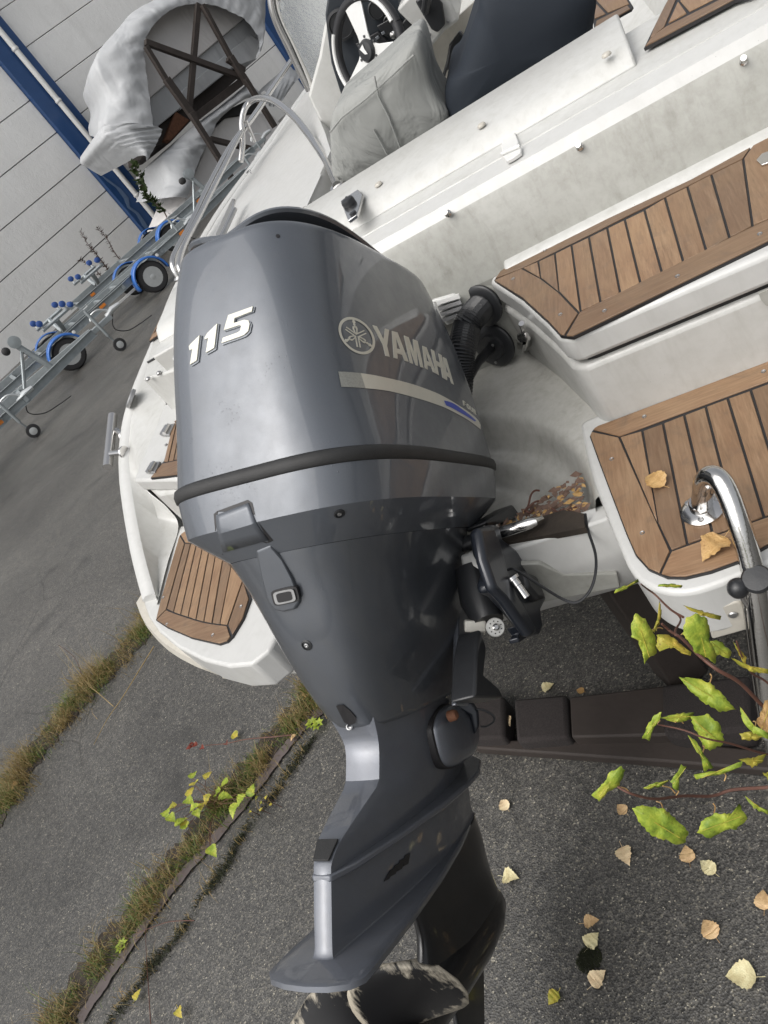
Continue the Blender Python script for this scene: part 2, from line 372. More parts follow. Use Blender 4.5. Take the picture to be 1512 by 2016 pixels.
def ground_line(px): return [at(a, b, 0)[:2] for a, b in px]
strip_px = {1: [(318,1205),(290,1238),(230,1300),(165,1372),(95,1450),(35,1535),(-10,1605),(-80,1720)],
            2: [(640,1340),(600,1390),(545,1455),(480,1535),(420,1605),(360,1690),(270,1800),(190,1905),(110,2015),(40,2110)]}
def ribbon(name, line, w0, w1, z, mat, jit=.02, k=14, side=0):
    L = spline([A3(q) for q in line], k); vs = []; fs = []
    for i, q in enumerate(L):
        t = L[min(i+1, len(L)-1)]-L[max(i-1, 0)]; nrm = np.array([-t[1], t[0]])/np.linalg.norm(t)
        ww = w0+(w1-w0)*i/len(L)
        j1 = jit*(math.sin(i*.83+w0*90)+.7*math.sin(i*2.17+1)+.5*random.uniform(-1,1))*.6; j2 = jit*(math.sin(i*.61+2)+.7*math.sin(i*1.77+w1*70)+.5*random.uniform(-1,1))*.6
        vs += [(*(q+nrm*(side+max(ww*.1, ww/2+j1))), z), (*(q+nrm*(side-max(ww*.1, ww/2+j2))), z)]
    for i in range(len(L)-1): fs.append((2*i, 2*i+1, 2*i+3, 2*i+2))
    return MB().add(vs, fs).build(name, mat, sharp=0)
s1 = ground_line(strip_px[1]); s2 = ground_line(strip_px[2])
struct(ribbon('soil_joint', s1, .20, .22, .004, 'soil', .03)); struct(ribbon('soil_joint', s2, .13, .17, .004, 'soil', .025))
drain_px = [(640,1395),(600,1432),(560,1480),(520,1535),(440,1635),(370,1715),(300,1805),(230,1905),(160,2010)]
dl = ground_line(drain_px)
struct(ribbon('drain_strip', dl, .045, .045, .009, 'wet_strip', .004))
moss_px = [(620,1450),(560,1540),(505,1610),(455,1690),(400,1770),(345,1850),(290,1920),(240,1985),(200,2050)]

def grass(name, line, nblade, spread, lmin, lmax, mats, label, dens=None):
    L = spline([A3(q) for q in line], 20); mb = MB()
    for i in range(nblade):
        u = random.random(); j = int(u*(len(L)-2)); q = L[j]*(1-.5)+L[j+1]*.5
        ph = len(name)+nblade*.001; clump = .5+.55*math.sin(j*.21+ph)*math.sin(j*.083+ph*.7)+.25*math.sin(j*.57+ph*2)+random.uniform(-.2, .2)
        if random.random() > max(.10, clump): continue
        t = L[j+1]-L[j]; t /= np.linalg.norm(t); nrm = np.array([-t[1], t[0]])
        q = q+nrm*(random.gauss(0, spread)*(.45+.9*abs(math.sin(j*.13+ph)))+spread*.7*math.sin(j*.19+ph*3))+t*random.uniform(-.03, .03)
        a = random.uniform(0, 6.28); ln = random.uniform(lmin, lmax)*(.4+clump*.8)*(1.9 if random.random() < .06 else 1); lean = random.uniform(.25, 1.5)
        d = np.array([math.cos(a), math.sin(a)]); wd = np.array([-d[1], d[0]])*random.uniform(.0009, .0019)
        z0 = .003; pts = []
        for k, fr in enumerate((0, .4, .75, 1)):
            hh = z0+ln*fr*math.cos(lean*fr); off = d*ln*fr*math.sin(lean*fr)*1.1
            pts.append((q+off, hh, 1-fr*.9))
        vs = []
        for c, hh, ww in pts: vs += [(*(c-wd*ww), hh), (*(c+wd*ww), hh)]
        mb.add(vs, [(0,1,3,2),(2,3,5,4),(4,5,7,6)])
    o = mb.build(name, mats, sharp=0); tag(o, label, 'grass', kind='stuff'); return o
grass('joint_grass', s1, 8000, .070, .03, .12, 'grass_blade', 'dry brownish grass filling the joint beside the port platform')
grass('joint_grass', s1, 5200, .060, .02, .08, 'grass_green', 'greener blades mixed into the joint grass beside the port platform')
grass('joint_grass', [q+np.array([-.03,-.03]) for q in s2], 5200, .040, .025, .08, 'grass_blade', 'dry grass along the asphalt joint below the motor leg')
grass('joint_grass', [q+np.array([-.03,-.03]) for q in s2], 4600, .036, .02, .065, 'grass_green', 'green tufts along the asphalt joint below the motor leg')

o_ = grass('joint_moss', ground_line(moss_px), 5200, .012, .006, .022, 'moss', 'thin line of dark moss along the crack beside the drain strip')
grass('joint_grass', ground_line(moss_px), 500, .012, .02, .05, 'grass_blade', 'sparse dry blades along the mossy crack beside the drain strip')
mb = MB()
for i in range(5200):                                   # loose pale grit on the asphalt
    px, py = random.uniform(0, 1512), random.uniform(1180, 2040)
    if random.random() < .35: px = random.uniform(0, 640)
    c = at(px, py, 0); r0 = random.choice([.0009, .0012, .0016, .0022])*random.uniform(.8, 1.3); a = random.uniform(0, 6.28)
    q = [c+np.array([r0*math.cos(a+k*2.1)*random.uniform(.7,1.3), r0*math.sin(a+k*2.1)*random.uniform(.7,1.3), .0002]) for k in range(3)]
    mb.add(q+[c+np.array([0, 0, r0*.8])], [(0,1,2),(0,1,3),(1,2,3),(2,0,3)])
tag(mb.build('grit', 'pebble', None, sharp=0), 'fine pale grit scattered over the asphalt', 'grit', kind='stuff')
# ---- warehouse wall with blue posts and downpipe
WD = 18.4
wh = thing('warehouse', wl(10, WD, 0), 'pale painted warehouse wall of wide horizontal panels with blue posts', 'building')
heights = [-.05, .682, 1.402, 2.134, 2.90, 3.67, 4.48, 5.26, 6.04, 6.8, 7.6]
MB().box(wl(12, WD+.32, 3.6), WT*30, WN*.2, (0,0,3.9)).build('wall_backing', 'wall_gap', wh)
bays = [(-14, 9.62), (10.33, 16.35), (17.05, 24), (24.7, 40)]
for t0, t1 in bays:
    for z0, z1 in zip(heights[:-1], heights[1:]):
        MB().box(wl((t0+t1)/2, WD+.06, (z0+z1)/2), WT*((t1-t0)/2), WN*.06, (0,0,(z1-z0)/2-.008)).build('panel', 'wall_panel', wh, bevel=.008, seg=1)
for t0 in (9.62, 16.35, 24.0):
    MB().box(wl(t0+.355, WD-.02, 3.7), WT*.35, WN*.12, (0,0,3.75)).build('post', 'blue_steel', wh, bevel=.01)
MB().tube([wl(10.03, WD-.24, 7.6), wl(10.03, WD-.24, .12)], .062, 14).build('downpipe', 'white_paint', wh)
for zz in (.9, 2.1, 3.3, 4.5):
    MB().lathe(wl(10.03, WD-.24, zz), (0,0,1), [(.068,0),(.075,.01),(.075,.05),(.068,.06)], 14).build('pipe_clip', 'white_paint', wh)
# peeling patch of paint lost on the blue post
pk = [wallp(a, b, WD-.146) for a, b in zc((0,0), .248, (780,1370),(850,1440),(920,1490),(985,1580),(1010,1650),(1080,1700),(1130,1790),(1180,1850),(1210,1860),(1150,1760),(1100,1690),(1030,1640),(1020,1570),(960,1500),(880,1440))]
MB().prism([wl(*q) for q in pk], -WN*.004).build('peeled_patch', 'peel', wh, sharp=0)

# ================================================================== BOAT
boat = thing('motor_boat', b2w((-.73, 1.9, -1.62)), 'white day boat with teak stern platforms seen from behind its motor', 'boat')
def B(mb_pts): return [b2w(q) for q in mb_pts]
def bprism(poly_xy, z0, z1, name, mat, parent=boat, **kw):
    return MB().prism(B([(q[0], q[1], z0) for q in poly_xy]), RB @ np.array([0, 0, z1-z0])).build(name, mat, parent, **kw)
def bxy(pxs, z): return [bp(a, b, 2, z)[:2] for a, b in pxs]
def xrun(prof, x0, x1, name, mat, parent=boat, **kw):      # profile (y,z) extruded athwart
    return MB().prism(B([(x0, y, z) for y, z in prof]), RB @ np.array([x1-x0, 0, 0])).build(name, mat, parent, **kw)
r3 = lambda *p: zc((1000,420), .362, *p)
z6 = lambda *p: zc((800,350), .471, *p)
z3 = lambda *p: zc((950,0), .3717, *p)
z8 = lambda *p: zc((200,650), .352, *p)
z4 = lambda *p: zc((0,400), .3307, *p)
z2 = lambda *p: zc((500,0), .3968, *p)

def teak_panel(name, z, outline_px, boards, screws=(), thick=.009, parent=boat):
    base = bxy(outline_px, z); root = bprism(base, z-thick, z-.0026, name, 'caulk_gap_dark', parent, sharp=0)
    for kind, poly in boards:
        q = inset(bxy(poly, z), .0021)
        bprism(q, z-thick+.0008, z+random.uniform(-.0004, .0004), 'plank', 'teak_y' if kind == 'y' else 'teak_x', root, sharp=25, bevel=.0007, seg=1)
    for a, b in screws:
        c = b2w(bp(a, b, 2, z)); up = RB[:, 2]
        MB().lathe(c-up*.001, up, [(.0001,.0002),(.0028,.0016),(.0042,.0021),(.0046,.001),(.0046,-.002)], 12).build('screw', 'stainless_dull', root)
    return root

# ---- starboard lower platform
ZP, ZU = -1.0, -.778
lo_out = r3((455,1180),(470,1162),(490,1150),(560,1125),(1414,800),(1900,615),(1900,1640),(1414,1800),(1250,1890),(1100,1945),(960,1978),(860,1975),(760,1932),(690,1855),(640,1740),(560,1530),(500,1370),(442,1210))
seams_top = [(605,1215),(730,1180),(843,1140),(958,1095),(1075,1050),(1195,1005),(1320,960),(1445,914),(1570,868),(1700,820)]
seams_bot = [(885,1835),(812,1685),(975,1800),(1115,1752),(1245,1706),(1392,1652),(1520,1606),(1650,1560),(1790,1510),(1930,1460)]
bo = [('x', r3((455,1178),(470,1162),(490,1150),(560,1125),(1414,800),(1900,615),(1900,735),(1414,915),(605,1215))),
      ('y', r3((452,1183),(605,1215),(885,1835),(825,1962),(760,1932),(690,1855),(640,1740),(560,1530),(500,1370),(442,1210))),
      ('x', r3((825,1962),(885,1835),(1115,1752),(1414,1645),(1930,1460),(1930,1630),(1414,1800),(1250,1890),(1100,1945),(960,1978),(880,1977))),
      ('y', r3((605,1215),(730,1180),(812,1680))), ('y', r3((730,1180),(843,1140),(975,1800),(885,1835),(812,1685)))]
for i in range(2, 9): bo.append(('y', r3(seams_top[i], seams_top[i+1], seams_bot[i+1], seams_bot[i])))
teak_panel('teak_panel', ZP, lo_out, bo, r3((742,1105),(565,1337),(731,1738),(1390,860)))
plat_px = [(1140,838),(1165,940),(1192,1012),(1222,1085),(1240,1122),(1268,1150),(1310,1166),(1360,1166),(1420,1148),(1512,1110)]
plat = bxy(plat_px, ZP-.008); plat = [q for q in spline(plat, 4)] + [np.array([.33, .93]), np.array([.33, 1.33]), np.array([-.33, 1.33])]
bprism(plat, -1.125, ZP-.008, 'platform', 'gelcoat_clean', bevel=.012, seg=3)
low = [np.array(q)+d for q, d in zip([p_ for p_ in spline(bxy(plat_px, ZP-.008), 4)], [np.array([.012, .02])]*60)] + [np.array([.31, .95]), np.array([.31, 1.33]), np.array([-.31, 1.33])]
bprism([q+np.array([.03,.10]) for q in low], -1.25, -1.125, 'hull_side', 'gelcoat', bevel=.01)
rub = [(1240,1175),(1300,1205),(1389,1203),(1450,1184),(1461,1186),(1478,1229),(1474,1240),(1402,1260),(1330,1262),(1290,1240)]
def strip_from(pxs, y0, depth, name, mat, parent=boat, bev=.008):
    pts = [bp(a, b, 1, y0) for a, b in pxs]
    return MB().prism(B(pts), RB @ np.array([0, depth, 0])).build(name, mat, parent, bevel=bev, seg=3)
o = strip_from([(1389,1203),(1450,1184),(1461,1186),(1478,1229),(1474,1240),(1402,1260)], .82, .05, 'rub_end', 'rub_strip', bev=.007)
sc_ = bp(1443, 1210, 1, .819); MB().lathe(b2w(sc_), RB @ np.array([0,-1,0]), [(.006,-.001),(.0075,.001),(.006,.003),(.001,.0035)], 14).build('screw', 'stainless_dull', boat)
xrun([(.835,-1.075),(.825,-1.09),(.825,-1.13),(.84,-1.145),(.88,-1.145),(.88,-1.075)], -.20, -.16, 'rub_rail', 'rub_strip', bevel=.01, seg=3)

# ---- starboard step: riser, gap, lid and upper teak
up_out = z6((365,425),(390,390),(430,360)) + [(1360,352),(1481,286),(1560,245),(1620,420)] + r3((1414,150),(350,668)) + z6((640,655),(590,600),(480,500))
rear = r3((75,298),(165,260),(255,218),(345,173),(440,128),(540,80),(635,33),(742,-18)) + [(1309,389),(1353,367),(1400,343),(1463,312)]
front = r3((75,298),(175,350),(275,425),(395,532),(503,482),(610,432),(720,378),(837,322),(953,262),(1078,202),(1205,132),(1330,68))
bo = [('x', z6((365,424),(390,390),(430,360)) + [(1360,352),(1481,286),(1463,312)] + r3((75,298))),
      ('y', z6((362,428)) + r3((75,298),(175,350),(275,425),(385,540),(305,665)) + z6((640,655),(590,600),(480,500))),
      ('x', r3((310,668),(388,535),(1330,68),(1414,30)) + [(1560,410),(1560,455)] + r3((1414,150),(350,668))),
      ('y', [rear[0], rear[1], front[1]]), ('y', [rear[1], rear[2], front[2], front[1]]), ('y', [rear[2], rear[3], front[3], r3((385,540))[0], front[2]])]
for i in range(3, 11): bo.append(('y', [rear[i], rear[i+1], front[i+1], front[i]]))
bo.append(('y', [(1463,312),(1481,286),(1560,245),(1590,400)] + r3((1414,30),(1330,68))))
teak_panel('teak_panel', ZU, up_out, bo, r3((200,200),(28,357),(285,550),(525,530),(922,342),(1370,112)))
lid_in = z6((352,418),(350,436),(470,515),(580,612),(628,664),(665,676),(700,668))
lid = bxy(lid_in, ZU-.008); lid_poly = lid + [np.array([.33, 1.275]), np.array([.33, 1.672]), np.array([-.40, 1.672])]
bprism(lid_poly, -.845, ZU-.008, 'step_lid', 'gelcoat_clean', bevel=.010, seg=3)
ris = [q+np.array([.016, .016]) for q in lid] + [np.array([.33, 1.292]), np.array([.33, 1.70]), np.array([-.39, 1.70])]
bprism(ris, -.858, -.845, 'lid_gap', 'caulk_gap_dark', sharp=0)
ris2 = [q+np.array([-.004, .004]) for q in lid] + [np.array([.33, 1.281]), np.array([.33, 1.70]), np.array([-.43, 1.70])]
bprism(ris2, -1.12, -.858, 'step_riser', 'gelcoat', bevel=.012, seg=3)
RIS = MB().prism(B([(q[0], q[1], -1.12) for q in ris2]), RB @ np.array([0, 0, .33])); RIS.bvh = BVHTree.FromPolygons([Vector(v) for v in RIS.v], RIS.f)
xrun([(1.64,-.79),(1.66,-.772),(1.70,-.768),(1.72,-.79)], -.40, .33, 'cove_fillet', 'gelcoat', bevel=.006)
# hatch lift handle let into the upper teak, a drain scar on the riser
hq = [bp(a, b, 2, ZU+.001) for a, b in [(1490,318),(1500,306),(1540,290),(1545,312),(1500,328)]]
MB().prism(B(hq), RB[:, 2]*.004).build('lift_handle', 'stainless', boat, bevel=.001)
fp = [bp(a, b, 1, 1.277) for a, b in z6((1470,480),(1512,462),(1530,500),(1530,540),(1500,528),(1480,505))]
MB().prism(B(fp), RB @ np.array([0,-.004,0])).build('drain_fitting', 'gelcoat_grimy_shaded', boat)

# ---- transom coaming across the boat
XL, XR = -1.42, .335
xrun([(1.664,-.83),(1.715,-.640),(1.738,-.614),(1.796,-.606),(1.798,-.63),(1.75,-.70),(1.72,-.80)], -1.30, XR, 'bulkhead', 'gelcoat_grimy_shaded', bevel=.004)
xrun([(1.7175,-.6375),(1.739,-.6115),(1.797,-.6035),(1.797,-.612),(1.74,-.62)], XL+.1, XR, 'coaming_ledge', 'gelcoat_clean', sharp=30)
xrun([(1.7975,-.624),(1.8035,-.624),(1.8035,-.66),(1.7975,-.66)], XL+.1, XR, 'coaming_gap', 'caulk_gap_dark', sharp=0)
xrun([(1.804,-.604),(1.87,-.601),(2.10,-.598),(2.115,-.62),(2.12,-1.1),(1.90,-1.1),(1.81,-.72)], XL, XR, 'coaming', 'gelcoat', bevel=.005)
cx_end = bp(1248, 112, 2, -.58)[0]
xrun([(1.868,-.602),(1.898,-.573),(1.92,-.567),(2.105,-.552),(2.128,-.560),(2.132,-.60),(2.0,-.63)], XL, cx_end, 'coaming_top', 'gelcoat', bevel=.006, seg=3)
for px, py, z in [(948,247,-.560),(745,363,-.560),(1194,108,-.557)]:
    c = b2w(bp(px, py, 2, z)); MB().lathe(c, RB[:, 2], [(.0105,-.002),(.0105,.001),(.008,.0045),(.001,.006)], 16).build('screw_cap', 'rub_strip', boat)
for px, py in [(1142,290),(883,421),(1464,122)]:
    q = bp(px, py, 1, 1.716); c = b2w(q); ax = RB @ np.array([0, -.8, .6])
    MB().lathe(c-ax*.002, ax, [(.008,0),(.008,.006),(.0055,.009),(.005,.018),(.0065,.022),(.0055,.026),(.001,.026)], 16).build('snap_stud', 'stainless', boat)
# coaming hinge
hq = [bp(a, b, 2, -.598)[:2] for a, b in [(993,262),(1012,257),(1022,281),(1020,289),(990,302),(988,290)]]
bprism(hq, -.604, -.594, 'hinge', 'white_plastic', bevel=.002)
hq = [bp(a, b, 2, -.600)[:2] for a, b in [(990,302),(1020,289),(1027,291),(1026,301),(1010,312),(998,318),(991,308)]]
bprism(hq, -.607, -.598, 'hinge', 'white_plastic', bevel=.002)
MB().tube(B([(*bp(988,303,2,-.594)[:2], -.594), (*bp(1024,287,2,-.594)[:2], -.594)]), .0045, 10).build('hinge_pin', 'white_plastic', boat)
# stern light socket
sq = [bp(a, b, 2, -.556)[:2] for a, b in [(672,398),(706,375),(716,385),(704,425),(687,437),(680,420)]]
bprism(sq, -.562, -.552, 'light_socket', 'stainless', bevel=.002)
c = b2w(bp(687, 400, 2, -.55)); MB().lathe(c, RB[:, 2], [(.017,-.004),(.018,.005),(.016,.011),(.013,.013),(.001,.014)], 20).build('socket_cap', 'black_plastic', boat)
c2 = b2w(bp(683, 386, 2, -.54)); MB().tube([c+RB[:,2]*.008, c+(c2-c)*.5+RB[:,2]*.006], [.006, .004], 10).build('cap_tab', 'black_plastic', boat)
c = b2w(bp(695, 420, 2, -.551)); MB().lathe(c, RB[:, 2], [(.009,-.003),(.009,.003),(.004,.004),(.001,.004)], 14).build('socket_pin', 'black_plastic', boat)

# ---- motor well: floor bowl, forward wall, starboard wall
def wellz(x, y):
    u = (x+.80)/.45; v = (y-1.10)/.425; r_ = math.sqrt(u*u+v*v)
    s1_ = 1/(1+math.exp(-(r_-.86)/.018)); s2_ = 1/(1+math.exp(-(r_-1.02)/.012))
    return -1.150+.050*s1_+.088*s2_+.012*max(0, r_-1.05)
nx, ny = 90, 80; xs = np.linspace(-1.13, -.30, nx); ys = np.linspace(1.10, 1.72, ny)
vs = [b2w((x, y, wellz(x, y))) for y in ys for x in xs]; fs = [(j*nx+i, j*nx+i+1, (j+1)*nx+i+1, (j+1)*nx+i) for j in range(ny-1) for i in range(nx-1)]
MB().add(vs, fs).build('well_floor', 'gelcoat_well', boat, sharp=60)
# forward wall with moulded swelling
nx, nz = 40, 22; vs = []
for k in range(nz):
    for i in range(nx):
        x = -1.30+.92*i/(nx-1); z = -1.06+.27*k/(nz-1)
        y = 1.672+.012*math.sin(x*9+1)
        vs.append(b2w((x, y, z)))
fs = [(j*nx+i, j*nx+i+1, (j+1)*nx+i+1, (j+1)*nx+i) for j in range(nz-1) for i in range(nx-1)]
MB().add(vs, fs).build('well_wall', 'gelcoat_grimy_shaded', boat, sharp=60)
def plane_pt(px, py, P0, nrm):
    r = RB.T @ ray(px, py); return r*((A3(P0)@nrm)/(r@nrm))
SA, SB = A3((-.302, 1.30, -.9)), A3((-.432, 1.64, -.9)); sd = (SB-SA)/np.linalg.norm(SB-SA); SN = np.array([-sd[1], sd[0], 0.0])   # wall of the step facing the motor
SN = SN if SN[0] < 0 else -SN
SNW = RB @ SN
def swall(px, py, off=0):
    loc, nr_, i, ds = RIS.bvh.ray_cast(Vector(EYE), Vector(ray(px, py)).normalized())
    return (A3(loc)+SNW*off) if loc is not None else b2w(plane_pt(px, py, SA+SN*off, SN))
# hose flanges
def flange(px, py, rad, name):
    c = b2w(bp(px, py, 1, 1.655)); MB().lathe(c-SNW*.012, SNW, [(rad,0),(rad,.006),(rad*.93,.009),(rad*.6,.011),(rad*.55,.018),(.001,.02)], 28).build(name, 'black_plastic', boat)
    up = np.cross(SNW, RB @ sd)
    for a in (.6, 2.2, 3.9, 5.4):
        q = c+SNW*.008+(math.cos(a)*(RB @ sd)+math.sin(a)*up)*rad*.8
        MB().lathe(q, SNW, [(.0035,0),(.0035,.0015),(.001,.0025)], 10).build('screw', 'stainless_dull', boat)
    return c
SNW = RB @ (A3((-.42,-.88,.22))/np.linalg.norm((-.42,-.88,.22)))
f1 = flange(946, 606, .052, 'hose_flange'); f2 = flange(969, 683, .056, 'cable_flange')
hp = spline([f1, f1+SNW*.05+np.array([0,0,-.004]), dep(919,645,1.82), dep(909,690,1.80), dep(905,740,1.82), dep(900,800,1.86)], 22)
rad = [.031+(.0028 if (i % 2) else 0) for i in range(len(hp))]
MB().tube(hp, rad, 16).build('rigging_hose', 'black_plastic', boat, sharp=0)
MB().tube(spline([f2+SNW*.01, dep(943,712,1.86), dep(920,752,1.82), dep(900,790,1.82)], 8), [.012]*8+[.010]*8+[.009]*9, 12).build('control_cable', 'black_plastic', boat)
MB().tube(spline([f2+SNW*.01+.008, dep(950,704,1.87), dep(928,745,1.84), dep(905,792,1.84)], 8), .006, 10).build('control_cable', 'black_plastic', boat)
# lid clasp
SNW = RB @ SN
def cl(px, py, o=.012): return swall(px, py, o)
MB().tube([cl(1036,630), cl(1040,640), cl(1042,650)], .007, 8).build('clasp_hook', 'stainless', boat)
MB().prism([cl(a, b, .006) for a, b in [(1030,650),(1044,648),(1052,662),(1046,682),(1034,692),(1024,690),(1030,672)]], SNW*.012).build('clasp', 'stainless', boat, bevel=.003)
MB().tube([cl(1033,660,.02), cl(1032,676,.024), cl(1029,690,.02)], .004, 8).build('clasp_lever', 'stainless', boat)
# louvred vent on the forward wall
vq = [bp(a, b, 1, 1.675) for a, b in [(850,588),(895,575),(906,584),(915,622),(880,637),(862,610)]]
vent = MB().prism(B(vq), RB @ np.array([0,-.012,0])).build('vent', 'white_plastic', boat, bevel=.004)
for k in range(4):
    a = bp(858+4*k, 594+11*k, 1, 1.658); b = bp(903+3*k, 580+11*k, 1, 1.658)
    MB().prism(B([a, b, b+A3((0,-.004,-.008)), a+A3((0,-.004,-.008))]), RB @ np.array([0,.006,0])).build('louvre', 'stainless_dull' if k else 'white_plastic', vent)

# ---- transom
xrun([(1.075,-1.052),(1.115,-1.050),(1.115,-1.30),(1.07,-1.23),(1.055,-1.14),(1.058,-1.125)], -1.16, -.318, 'transom', 'gelcoat_clean', bevel=.005)
tp = [bp(a, b, 1, 1.053) for a, b in [(1010,1112),(1062,1110),(1110,1132),(1215,1130),(1222,1157),(1050,1190),(1000,1196)]]
MB().prism(B(tp), RB @ np.array([0,.012,0])).build('transom_pad', 'gelcoat_grimy_shaded', boat, bevel=.003)
dp_ = bxy([(950,1055),(1030,1035),(1060,1020),(1110,1005),(1150,1012),(1152,1040),(1060,1058),(980,1073)], -1.046)
bprism(dp_, -1.06, -1.044, 'wet_debris', 'soil', sharp=0)
# leaf mould and roots in the corner of the well
mb = MB(); mb2 = MB()
for i in range(420):
    u = random.random(); v = random.random()**1.6; x = -.62+.26*u; y = 1.112+.12*v*(.2+.8*u); z = -1.064+.006*random.random()+max(0, .016*(u-.5))
    a = random.uniform(0, 6.28); L = random.uniform(.004, .016); c = A3((x, y, z)); d = A3((math.cos(a), math.sin(a), random.uniform(-.2, .2)))*L; e = A3((-math.sin(a), math.cos(a), random.uniform(-.2, .2)))*L*random.uniform(.3, .8)
    (mb if i % 3 else mb2).add(B([c-d, c-e*.8, c+d*.7, c+e]), [(0, 1, 2, 3)])
for q_, mt_ in ((mb, 'mould'), (mb2, 'leaf_ochre')):
    o = q_.build('leaf_mould', mt_, boat, sharp=0); o['kind'] = 'stuff'
for k, pl in enumerate([[(1032,1008),(1040,995),(1045,975),(1053,966),(1062,966)],[(1040,1000),(1050,990),(1060,986)],[(1036,1006),(1044,1010),(1050,1002)],[(1085,1000),(1100,1008),(1120,1004),(1135,998)],[(1095,1012),(1110,1002),(1128,1008)]]):
    MB().tube(spline([bw(a, b, 2, -1.05+.008*math.sin(i+k)) for i, (a, b) in enumerate(pl)], 4), .0022, 6).build('root', 'bark', boat)
# hull underside: closes the space above the cradle so that it lies in the dark
def bsec(y, half, z, v=1.0): return [(-.73-half, y, z), (-.73-half*.55, y, z-.16*v), (-.73, y, z-.30*v), (-.73+half*.55, y, z-.16*v), (-.73+half, y, z)]
MB().loft([B(bsec(1.10,.42,-1.225,.02)), B(bsec(1.35,.98,-1.2,.4)), B(bsec(2.4,1.05,-1.2)), B(bsec(4.0,1.0,-1.1)), B(bsec(6.0,.5,-.9))], False, False, False).build('hull_bottom', 'gelcoat', boat)
MB().prism(B([(.335,.95,-1.02),(.335,1.3,-.77),(.335,2.1,-.6),(.335,6,-.4),(.25,6,-1.0),(.25,1.2,-1.3)]), RB @ np.array([.02,0,0])).build('hull_side', 'gelcoat', boat)

MB().loft([B([(-.73-h_, y, zt), (-.73-h_*.9, y, zc_), (-.73, y, zk), (-.73+h_*.9, y, zc_), (-.73+h_, y, zt)]) for y, h_, zt, zc_, zk in ((1.34,1.0,-1.2,-1.34,-1.47),(1.8,1.04,-1.2,-1.38,-1.60),(3.2,1.02,-1.0,-1.3,-1.55),(5.0,.8,-.9,-1.1,-1.4),(6.4,.2,-.8,-.9,-1.1))], True, True, False).build('hull_bottom', 'gelcoat', boat)
# ---- port quarter: gunwale, bulwark, platform, steps
gun = [bp(605,170,0,-1.72), bp(500,318,0,-1.78), bp(420,428,0,-1.79), bp(345,560,2,-.70), bp(300,670,2,-.73), bp(255,780,2,-.77), bp(236,860,2,-.82), bp(235,950,2,-.87), bp(255,1080,2,-.94), bp(281,1183,2,-1.0)]
gs = spline(gun, 5)
it = [q+A3((.055, .0, .006)) for q in gs]
rim = MB().loft([B([q+A3((0,0,-.02)), q, q+A3((.02,0,.012)), i_+A3((-.01,0,.006)), i_, i_+A3((.0,0,-.02))]) for q, i_ in zip(gs, it)], closed=False)
rim.build('gunwale', 'gelcoat_clean', boat, sharp=50)
side = MB().loft([B([q+A3((0,0,-.018)), q+A3((.0,0,-.10)), q+A3((.03,0,-.11)), q+A3((.16,0,-.45)), q+A3((.35,0,-.55))]) for q in gs], False, False, False)
side.build('hull_side', 'gelcoat', boat)
ib = [bp(640,150,2,-.75), bp(600,300,2,-.78), bp(480,420,2,-.80), bp(400,560,2,-.80), bp(360,690,2,-.80), bp(327,794,2,-.80), bp(300,870,2,-.80), bp(276,944,2,-.80), bp(351,1037,2,-1.0), bp(309,1190,2,-1.0)]
ib = ib[5:8] + [bp(330,1000,2,-.93)] + ib[8:9] + [bp(330,1108,2,-1.0)] + ib[9:]
ibs = spline(ib, 8); nn = len(ibs); seg_i = np.linspace(.52*(len(it)-1), len(it)-1, nn)
itr = [it[int(k)]*(1-(k % 1))+it[min(int(k)+1, len(it)-1)]*(k % 1) for k in seg_i]
MB().loft([B([a, (a+b)/2+A3((-.012,0,-.02)), b]) for a, b in zip(itr, ibs)], False, False, False).build('bulwark', 'gelcoat', boat, sharp=60)
pt_px = [(281,1184),(292,1215),(312,1243),(350,1275),(400,1300),(450,1312),(495,1308),(530,1280),(556,1230),(560,1120),(520,1030),(335,1034),(312,1104),(290,1176)]
pp_ = bxy(pt_px, ZP-.008); bprism(pp_, -1.10, ZP-.008, 'platform', 'gelcoat_clean', bevel=.012, seg=3)
pl2 = [q+np.array([.006, .016]) for q in pp_]; bprism([q+np.array([.0,.12]) for q in pl2], -1.22, -1.10, 'hull_side', 'gelcoat', bevel=.01)
rp = spline([bp(274,1195,2,-1.055), bp(290,1232,2,-1.075), bp(330,1275,2,-1.09), bp(385,1307,2,-1.10), bp(440,1326,2,-1.105)], 6)
MB().loft([B([q+A3((.012,-.004,.022)), q+A3((.006,-.010,0)), q+A3((.012,-.004,-.03)), q+A3((.03,.04,-.032)), q+A3((.03,.04,.024))]) for q in rp]).build('rub_rail', 'rub_strip', boat)
q0 = bxy(z8((665,1865),(800,1858),(830,1880),(812,1940),(780,1968),(668,1955)), -1.085)
re_ = [bp(a, b, 1, q0[0][1]-.01) for a, b in z8((665,1868),(800,1855),(832,1872),(818,1925),(800,1968),(668,1955))]
MB().prism(B(re_), RB @ np.array([0,.04,0])).build('rub_end', 'rub_strip', boat, bevel=.008, seg=3)
for a, b in z8((686,1905),(752,1905)):
    c = b2w(bp(a, b, 1, q0[0][1]-.012)); MB().lathe(c, RB @ np.array([0,-1,0]), [(.006,-.001),(.0065,.0015),(.003,.002),(.001,.002)], 12).build('screw', 'stainless_dull', boat)
p_out = z8((300,1620),(330,1500),(435,1145),(475,1115),(640,1130),(800,1330),(830,1500),(790,1610),(730,1710),(700,1740),(655,1755),(500,1720),(360,1660))
pt = [(465,1190),(498,1192),(530,1196),(566,1205),(602,1222),(640,1240),(680,1270),(725,1320),(790,1400)]
pb = [(362,1560),(400,1578),(440,1592),(482,1606),(526,1620),(570,1632),(616,1640),(660,1646),(702,1650)]
